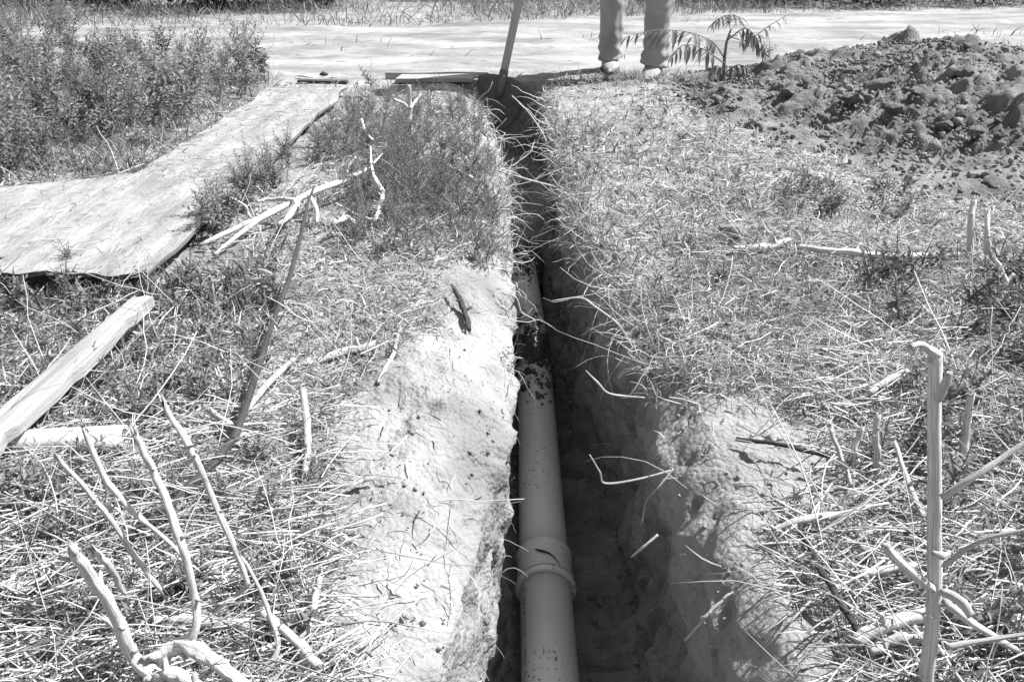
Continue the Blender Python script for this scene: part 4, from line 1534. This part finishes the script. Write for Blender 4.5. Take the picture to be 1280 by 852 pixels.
def hump_label(px, py, k, f):
    at = 'around the forked stalk' if py < 180 else ('behind the hooked twig' if py < 215 else ('level with the hooked twig' if py < 262 else 'above the bare bank'))
    col = 'by the plywood' if px < 450 else ('on the hump' if px < 560 else 'at the trench lip')
    return '%s %s fine leaved weed %s %s' % (size_word(f), 'dark' if k % 2 else 'pale', at, col)


def plank_label(px, py, k, f):
    at = 'above the plank' if py < 400 else ('right of the plank' if px > 150 else 'beside the plank')
    col = 'near the dark stick' if px > 230 else ('near the plank tip' if px > 110 else 'at the left frame edge')
    return '%s %s low spreading weed %s %s' % (width_word(f), 'dark' if k % 2 else 'pale', at, col)


def stalks_label(px, py, k, f):
    at = 'at the right frame edge' if px > 1240 else ('under the two cut stalks' if px > 1180 else 'left of the cut stalks')
    return '%s %s low weed %s, %s row' % (width_word(f), 'dark' if k % 2 else 'pale', at, 'far' if py < 365 else ('middle' if py < 395 else 'near'))


def tall_label(px, py, k, f):
    at = 'left of the tall stalk' if px < 1165 else ('right of the tall stalk' if px < 1240 else 'at the right frame edge')
    return '%s %s broad leaved weed %s, %s' % (size_word(f), 'pale' if k % 2 else 'dark', at, 'level with its top' if py < 560 else ('level with its middle' if py < 700 else 'near its foot'))


def stump_label(px, py, k, f):
    at = 'left of the cut stump' if px < 150 else ('behind the cut stump' if px < 270 else 'right of the cut stump')
    return '%s %s low weed in the straw %s, %s' % (width_word(f), 'dark' if k % 2 else 'pale', at, 'far' if py < 690 else 'near')


even = lambda ref: (lambda px, py: min(1.0, (ref / (py + 85)) ** 3))
scatter(205, [(-260, 232), (40, 228), (180, 200), (240, 168), (312, 118), (348, 99), (330, 90), (250, 88), (100, 84), (-260, 80)], 'leafy_weed', TALL,
        thicket_label, 'weed', 'weeds in the thicket left of the plywood', .6, 1.2, even(165), .4)
scatter(26, [(-160, 75), (100, 68), (105, 52), (-160, 46)], 'leafy_weed', TALL,
        'tall weed standing behind the thicket at the far left', 'weed', 'weeds at the far left beside the track', .9, 1.3)
scatter(30, [(432, 120), (500, 116), (590, 120), (600, 150), (420, 150)], 'feathery_weed', FEATH,
        lambda px, py, k, f: '%s %s fine leaved weed close in front of the boards, %s' % (size_word(f), 'dark' if k % 2 else 'pale', 'left part' if px < 480 else ('middle part' if px < 540 else 'right part')), 'weed', 'fine weeds before the boards', .25, .45)
scatter(150, [(415, 150), (600, 150), (612, 190), (628, 250), (618, 310), (560, 325), (440, 318), (425, 275), (480, 225), (400, 212), (385, 185), (400, 165)], 'feathery_weed', FEATH,
        hump_label, 'weed', 'fine weeds on the hump', .5, .9, even(215))
scatter(48, [(440, 232), (600, 225), (630, 260), (622, 322), (560, 332), (440, 322), (425, 275)], 'feathery_weed', FEATH,
        hump_label, 'weed', 'fine weeds on the hump', .45, .8)
scatter(16, [(250, 300), (262, 262), (300, 222), (338, 195), (372, 200), (330, 262), (290, 300)], 'leafy_weed', TALL,
        lambda px, py, k, f: '%s %s leafy weed along the right plywood edge, %s' % (size_word(f), 'pale' if k % 3 == 0 else 'dark', 'near corner' if py > 265 else ('midway' if py > 228 else 'farther along')), 'weed', 'weeds along the plywood edge', .40, .60)
scatter(80, [(-60, 365), (180, 358), (330, 330), (350, 420), (300, 500), (190, 545), (90, 500), (-60, 590)], 'low_weed', LOW,
        plank_label, 'weed', 'low weeds around the plank', .7, 1.25, even(430))
scatter(55, [(-40, 600), (180, 600), (330, 560), (380, 700), (360, 840), (-40, 845)], 'low_weed', LOW,
        stump_label, 'weed', 'low weeds around the stump', .6, 1.0, even(650))
scatter(40, [(1090, 350), (1300, 330), (1310, 425), (1180, 430), (1080, 400)], 'low_weed', LOW,
        stalks_label, 'weed', 'dark weeds under the right stalks', .9, 1.5, even(430))
scatter(32, [(1065, 470), (1300, 440), (1320, 860), (1200, 860), (1120, 640)], 'broad_weed', BROAD,
        tall_label, 'weed', 'grey green weeds around the tall stalk', .45, .85, even(560))
scatter(24, [(960, 250), (1120, 250), (1140, 285), (980, 290)], 'low_weed', LOW, lambda px, py, k, f: '%s %s low weed at the near foot of the soil heap, %s' % (width_word(f), 'dark' if k % 2 else 'pale', 'left end' if px < 1020 else ('middle' if px < 1070 else 'right end')), 'weed', 'weeds at the foot of the heap', .8, 1.3)
scatter(30, [(670, 150), (900, 130), (960, 330), (850, 440), (720, 300)], 'low_weed', LOW, lambda px, py, k, f: '%s %s low weed in right bank grass, %s' % (width_word(f), 'dark' if k % 2 else 'pale', 'level with the person' if py < 190 else ('level with the soil heap foot' if py < 280 else 'above the bare rim')), 'weed', 'weeds in the right bank grass', .6, .9, even(215))
for px, py, s, k, lab in ((310, 238, .62, 0, 'upright leafy weed rising in front of the plywood strip'), (262, 283, .5, 1, 'dark leafy weed at the near right corner of the plywood'),
                          (97, 338, .32, 2, 'small weed sprouting at the frayed plywood end'), (465, 118, .62, 3, 'tall thin weed spike beside the boards at the trench head'),
                          (960, 92, .55, 4, 'small feathery weed on the soil heap by the young tree')):
    p = P(px, py)
    z = gz(p) + max(0, float(mound_h(p[0], p[1])) if px > 900 else 0)
    plant('leafy_weed', TALL[k], (p[0], p[1], z), k * 1.3, s, lab, 'weed', None)
p = P(150, 520)
plant('broad_weed', BROAD[1], (p[0], p[1], gz(p)), .4, .62, 'leafy weed growing over the end of the white plastic pipe', 'weed', None)

# ------------------------------------------------------------------ grass and straw (nobody could count it)
LBARE = [(585, 330), (642, 320), (648, 500), (640, 700), (600, 900), (425, 900), (425, 640), (415, 560), (455, 490), (540, 440), (560, 380)]
RBARE = [(815, 480), (960, 495), (1040, 555), (1025, 620), (965, 645), (985, 740), (1045, 790), (1075, 920), (820, 920), (830, 640)]


def points(n, x0, x1, y0, y1, bare=.06, ply=True, mound=True, jitter=22):
    px, py = rng.uniform(x0, x1, n), rng.uniform(y0, y1, n)
    x, y = PA(px, py)
    jx, jy = px + jitter * vnoise(px / 30, py / 30, 3), py + jitter * vnoise(px / 30, py / 30, 8)
    keep = np.ones(n, bool)
    u = rng.random(n)
    if bare < 1:
        keep &= ~((in_poly(jx, jy, LBARE) | in_poly(jx, jy, RBARE)) & (u > bare))
    keep &= ~((x > lip_l(y) - .006) & (x < lip_r(y) + .006) & (y < T_END + .03))
    if ply:
        keep &= ~((x > -1.20) & (x < -.81) & (y > 1.71) & (y < 4.10)) & ~on_sheet(x, y)
    if mound:
        keep &= ~((mound_h(x, y) > -.004) & (u > .02))
    road = (y > 4.78 + .12 * fbm(x * 1.6, 2.0)) & (y < 7.4)
    keep &= ~(road & (u > .006))
    x, y, px, py = x[keep], y[keep], px[keep], py[keep]
    return np.stack([x, y, ground_h(x, y)], 1), px, py


def patch(x, y, s, seed=0.0):
    return fbm(x * s, y * s, seed, 3)


parts_straw, parts_grass = [], []
U = rng.uniform
# 1 fine dry litter lying flat
pos, px, py = points(70000, -220, 1500, 98, 930, bare=.025)
n = len(pos)
far = np.clip(.0011 / .72 * np.hypot(pos[:, 1], CAM_H), .0012, .006)
keepd = U(0, 1, n) < .55 + .5 * patch(pos[:, 0], pos[:, 1], 2.3, 1.0)
pos, px, py, far = pos[keepd], px[keepd], py[keepd], far[keepd]
n = len(pos)
pos[:, 2] += U(.001, .016, n)
parts_straw.append(blades(pos, U(0, 6.28, n), U(-.15, .45, n), U(.012, .06, n), far * U(.6, 1.5, n), U(-.3, 1.0, n), U(.16, .66, n), K=4, wig=.5, taper=.7, ewig=.3))
# 2 standing thin dry and half green grass
pos, px, py = points(80000, -220, 1500, 98, 930, bare=.012)
right_fine = in_poly(px, py, [(655, 105), (860, 108), (960, 230), (1040, 400), (1000, 500), (830, 500), (760, 380), (700, 250)])
hump = in_poly(px, py, [(430, 112), (600, 112), (640, 250), (640, 330), (400, 330), (380, 200)])
left_green = in_poly(px, py, [(-220, 330), (200, 345), (350, 320), (350, 430), (280, 530), (120, 560), (-220, 600)])
foot = in_poly(px, py, [(850, 150), (960, 200), (1500, 250), (1500, 420), (1000, 420), (900, 300)])
pr = .35 + .5 * patch(pos[:, 0], pos[:, 1], 1.7, 4.0) + .45 * foot + .55 * right_fine + .35 * hump + .5 * left_green
k = U(0, 1, len(pos)) < pr
pos, px, py, right_fine, hump, left_green = pos[k], px[k], py[k], right_fine[k], hump[k], left_green[k]
n = len(pos)
w = np.clip(.0008 / .72 * np.hypot(pos[:, 1], CAM_H), .0011, .005) * U(.8, 1.7, n) * (1 + .9 * left_green)
tone = np.where(left_green, U(.10, .34, n), np.where(hump, U(.12, .5, n), U(.14, .55, n)))
tone = np.where(U(0, 1, n) < .2, U(.35, .6, n), tone * .8) * np.clip(1 + .55 * patch(pos[:, 0], pos[:, 1], 3.1, 6.0), .45, 1.6)
ln = U(.025, .085, n) * np.where(left_green, 1.0, np.where(right_fine, .95, .85))
parts_grass.append(blades(pos, U(0, 6.28, n), U(.35, 1.5, n), ln, w, U(.2, 2.0, n), tone, K=5, wig=.45, ewig=.3))
# 3 coarse straw pieces, three sided
pos, px, py = points(9000, -220, 1500, 180, 930, bare=.012)
dense = in_poly(px, py, [(-220, 560), (330, 500), (430, 470), (440, 900), (-220, 900)]) | in_poly(px, py, [(950, 560), (1010, 430), (1500, 420), (1500, 930), (1020, 930)])
k = U(0, 1, len(pos)) < np.where(dense, 1.0, .10)
pos, dense = pos[k], dense[k]
n = len(pos)
pos[:, 2] += U(.002, .03, n)
parts_straw.append(blades(pos, U(-.6, .9, n) + np.where(U(0, 1, n) < .5, 0, math.pi), U(-.2, .35, n), U(.015, .11, n), U(.0011, .0038, n), U(-.15, .3, n), U(.28, .90, n), K=3, wig=.2, round_=True, taper=.25))
pos, px, py = points(16000, 840, 1500, 180, 520, bare=.05)
n = len(pos)
pos[:, 2] += U(.001, .02, n)
parts_straw.append(blades(pos, U(0, 6.28, n), U(-.2, .5, n), U(.02, .07, n), np.clip(.0011 * np.hypot(pos[:, 1], .72), .0014, .004) * U(.6, 1.6, n), U(-.3, .9, n), U(.12, .6, n), K=3, wig=.5, taper=.6))
# dark broken bits, leaf litter
pos, px, py = points(30000, -220, 1500, 150, 930, bare=.03)
n = len(pos)
pos[:, 2] += U(.001, .02, n)
parts_grass.append(blades(pos, U(0, 6.28, n), U(-.3, .9, n), U(.006, .028, n), np.clip(.0022 * np.hypot(pos[:, 1], .72), .002, .006) * U(.5, 1.6, n), U(-.3, 1.5, n), U(.05, .30, n), K=2, wig=.4, taper=.8))
# 4 long loose stems, curved
pos, px, py = points(1700, -220, 1500, 150, 930, bare=.05)
n = len(pos)
pos[:, 2] += U(.003, .03, n)
parts_straw.append(blades(pos, U(0, 6.28, n), U(-.1, .7, n), U(.08, .24, n), U(.0014, .0028, n), U(-.3, .7, n), U(.30, .75, n), K=5, wig=.25, round_=True, taper=.5, ewig=.2))
# the same cover going on beyond the frame
pos, px, py = points(60000, -1300, 2600, 98, 1300, bare=.1)
k = (px < -200) | (px > 1480) | (py > 910)
pos = pos[k]
n = len(pos)
parts_grass.append(blades(pos, U(0, 6.28, n), U(.2, 1.4, n), U(.03, .09, n), U(.0018, .004, n), U(.2, 1.8, n), U(.12, .5, n), K=4, wig=.4, ewig=.3))
pos = pos[rng.permutation(n)[:n // 2]] + np.array([.01, .012, .006])
n = len(pos)
parts_straw.append(blades(pos, U(0, 6.28, n), U(-.2, .4, n), U(.02, .11, n), U(.0014, .0038, n), U(-.2, .6, n), U(.2, .8, n), K=3, wig=.3, round_=True, taper=.4, ewig=.2))
# 5 grass hanging over the trench lips
for side in (0, 1):
    n = 1500
    y = np.where(U(0, 1, n) < .72, U(1.25, 4.45, n), U(.6, 4.4, n))
    dens_ = (.10 + .90 * sstep(1.25, 1.9, y)) * (1 - .6 * sstep(2.3, 3.2, y)) * np.clip(.65 + .9 * vnoise(y * 4.5, side * 7.0, 1), .05, 1)
    y = y[U(0, 1, n) < dens_]
    if side == 0:
        y = y[U(0, 1, len(y)) < .15 + .85 * sstep(1.6, 2.1, y)]
    n = len(y)
    x = (lip_l(y) - U(-.004, .05, n)) if side == 0 else (lip_r(y) + U(-.004, .07, n))
    z = ground_h(np.where(side == 0, np.minimum(x, lip_l(y) - .001), np.maximum(x, lip_r(y) + .001)), y)
    az = (U(-1.9, 1.9, n) if side == 0 else math.pi + U(-1.9, 1.9, n))
    parts_straw.append(blades(np.stack([x, y, z], 1), az, U(-.7, .9, n), U(.03, .12, n) * (1 - .25 * sstep(2.5, 3.5, y)), np.clip(.0009 * np.hypot(y, .72), .0012, .004) * U(.8, 1.5, n), U(-.5, 1.0, n), U(.15, .6, n), K=5, wig=.7, taper=.6, ewig=.55))
n = 130
y = U(1.3, 4.2, n)
sd = U(0, 1, n) < .6
x = np.where(sd, lip_r(y) + U(0, .05, n), lip_l(y) - U(0, .05, n))
z = ground_h(x, y) + U(0, .01, n)
parts_straw.append(blades(np.stack([x, y, z], 1), np.where(sd, math.pi, 0) + U(-1.5, 1.5, n), U(-.6, .7, n), U(.08, .22, n), np.clip(.0011 * np.hypot(y, .72), .0016, .005) * U(.8, 1.3, n), U(-.2, 1.3, n), U(.35, .75, n), K=6, wig=.5, round_=True, taper=.6, ewig=.4))
# roots poking out of the trench walls
n = 260
y = U(.55, 3.6, n)
sd = U(0, 1, n) < .7
x = np.where(sd, lip_r(y) + .02, lip_l(y) - .01)
z = -U(.06, .45, n) ** 1.0
parts_straw.append(blades(np.stack([x, y, z], 1), np.where(sd, math.pi, 0) + U(-1.2, 1.2, n), U(-.5, .6, n), U(.02, .07, n), U(.0008, .0016, n), U(-.3, 1.5, n), U(.15, .45, n), K=5, wig=.5, taper=.5))
# 6 straw and litter on the plywood and on the road
n = 5200
x, y = U(-2.2, -.83, n), U(1.63, 4.05, n)
k = (x > -1.19) | on_sheet(x, y)
x, y = x[k], y[k]
k = U(0, 1, len(x)) < .15 + .9 * np.clip(patch(x, y, 3.0, 9.0) + .2, 0, 1)
x, y = x[k], y[k]
n = len(x)
z = np.where(x > -1.20, .044, .030) + .18 * ground_h(x, y)
parts_straw.append(blades(np.stack([x, y, z], 1), U(0, 6.28, n), U(-.05, .1, n), U(.015, .07, n), U(.0012, .003, n), U(-.05, .2, n), U(.15, .55, n), K=3, wig=.3, taper=.6))
# 7 verge grass across the track and the far bank
x, y = U(-9, 12, 56000), np.concatenate([U(6.6, 11.0, 50000), U(5.2, 7.8, 6000)])
far_e = 7.85 + .2 * x.clip(-5, 5) + .25 * fbm(x * 1.1, 9.0)
tuft = np.where(y > far_e, .65 + .8 * patch(x, y, .9, 2.0), -.35 + 1.5 * np.exp(-(((x - .62) / .45) ** 2 + ((y - 6.35) / .12) ** 2)) + 1.3 * np.exp(-(((x - 4.2) / 1.3) ** 2 + ((y - 6.2) / .55) ** 2))
                + .9 * np.exp(-(((x + 3.6) / 1.5) ** 2 + ((y - 5.9) / .5) ** 2)) + .25 * patch(x, y, 2.0, 7.0) + .8 * np.clip(patch(x, y, 1.3, 11.0) - .35, 0, 1))
k = U(0, 1, len(x)) < tuft
x, y = x[k], y[k]
n = len(x)
far_edge = y > (7.85 + .2 * x.clip(-5, 5))
parts_grass.append(blades(np.stack([x, y, base_h(x, y) + .005], 1), U(0, 6.28, n), U(.5, 1.5, n), U(.05, .17, n) * np.where(far_edge, 1.2, .75), U(.005, .011, n), U(.2, 1.5, n), U(.07, .36, n), K=3))
n = 900
x, y = rng.normal(.62, .28, n), rng.normal(4.46, .10, n)
k = (x > lip_r(y) + .02) & (y < 4.75)
x, y = x[k], y[k]
n = len(x)
parts_grass.append(blades(np.stack([x, y, ground_h(x, y)], 1), U(0, 6.28, n), U(.2, 1.5, n), U(.04, .11, n), U(.002, .0045, n), U(.2, 1.8, n), U(.12, .5, n), K=5, wig=.5))
# 8 grass on the floor of the thicket
px, py = U(-260, 345, 9000), U(84, 235, 9000)
x, y = PA(px, py)
k = (x < -1.19) & ~on_sheet(x, y) & (y < 5.0)
x, y = x[k], y[k]
n = len(x)
parts_grass.append(blades(np.stack([x, y, ground_h(x, y)], 1), U(0, 6.28, n), U(.3, 1.4, n), U(.05, .14, n), U(.002, .006, n), U(.2, 1.6, n), U(.06, .36, n), K=4, wig=.3))
def crumbs():
    import bmesh
    bm = bmesh.new()
    bmesh.ops.create_icosphere(bm, subdivisions=1, radius=1.0)
    bv = np.array([v.co[:] for v in bm.verts])
    bf = np.array([[v.index for v in f.verts] for f in bm.faces])
    bm.free()
    px, py = U(380, 1100, 1800), U(280, 920, 1800)
    x, y = PA(px, py)
    k = ((x < lip_l(y) - .004) & (x > -.35)) | ((x > lip_r(y) + .004) & (x < .5))
    x1, y1 = x[k], y[k]
    z1 = ground_h(x1, y1)
    y2 = U(.5, 3.0, 1800)
    f = U(0, 1, 1800)
    f = np.where(f < .5, f ** 2 * 2, 1 - (1 - f) ** 2 * 2)
    x2 = lip_l(y2) + .0 + (lip_r(y2) + .02 - lip_l(y2)) * f
    z2 = np.full(1800, -.60) + .035 * (2 * f - 1) ** 4
    x, y, z = np.concatenate([x1, x2]), np.concatenate([y1, y2]), np.concatenate([z1, z2])
    n = len(x)
    s_ = rng.gamma(1.0, .0007, n) + .0007
    s_[len(x1):] *= 2.2
    V = bv[None] * (1 + .4 * rng.standard_normal((n, len(bv), 1)).clip(-1, 1)) * s_[:, None, None] * rng.uniform(.6, 1.3, (n, 1, 3))
    V = V + np.stack([x, y, z - s_ * .1], 1)[:, None]
    F = bf[None] + (np.arange(n) * len(bv))[:, None, None]
    o = link('loose_soil', mesh('loose_soil', V.reshape(-1, 3), F.reshape(-1, 3), M['soil'], False))
    tag(o, 'loose crumbs of dry soil on the bare banks and trench floor', 'soil', kind='stuff')


crumbs()
stuff('dry_straw', parts_straw, M['straw'], 'bleached straw and dry stems littering both banks', 'straw')
stuff('grass', parts_grass, M['grass'], 'short wiry grass covering both banks of the trench', 'grass')


# ------------------------------------------------------------------ shrubs beyond the track
def shrub_meshes(seed):
    R = np.random.default_rng(seed)
    SV, SF = [], []
    for k in range(7):
        a = R.uniform(0, 6.28)
        SV, SF = merge((SV, SF), tube(smooth_path([(0, 0, -.02), (math.cos(a) * .2, math.sin(a) * .2, .35), (math.cos(a) * .45, math.sin(a) * .45, .75)], 6), [.02, .012, .005], 5))
    n = 2600
    u = R.normal(0, 1, (n, 3))
    u /= np.linalg.norm(u, axis=1)[:, None]
    r = R.uniform(.35, 1, n) ** .4
    c = u * r[:, None] * np.array([.75, .6, .48]) * (1 + .3 * fbm(u[:, 0] * 2.2 + seed, u[:, 1] * 2.2, u[:, 2] * 2.2, 3))[:, None] + [0, 0, .44]
    c[:, 2] = np.abs(c[:, 2])
    v, f, t = blades(c, R.uniform(0, 6.28, n), R.uniform(-.4, 1.2, n), R.uniform(.05, .10, n), R.uniform(.02, .035, n), R.uniform(-.3, .8, n), np.ones(n), K=2)
    return mesh('shrub_stem', SV, SF, M['bark']), mesh('shrub_foliage', v, f, M['far'], False)


SH = [shrub_meshes(k) for k in range(3)]
for k in range(15):
    x = -8.2 + 1.22 * k + R.uniform(-.3, .3)
    y = 9.6 + R.uniform(-.3, .4) + (.9 if -1.4 < x < 2.2 else 0)
    e = empty('shrub', (x, y, float(base_h(x, y))), R.uniform(0, 6.28))
    s = R.uniform(.85, 1.3)
    e.scale = (s, s, s)
    tag(e, 'dark dense shrub in the row beyond the dirt track', 'shrub', 'shrubs beyond the dirt track')
    st_, fo = SH[k % 3]
    link('stem', st_, e)
    link('foliage', fo, e)['kind'] = 'stuff'
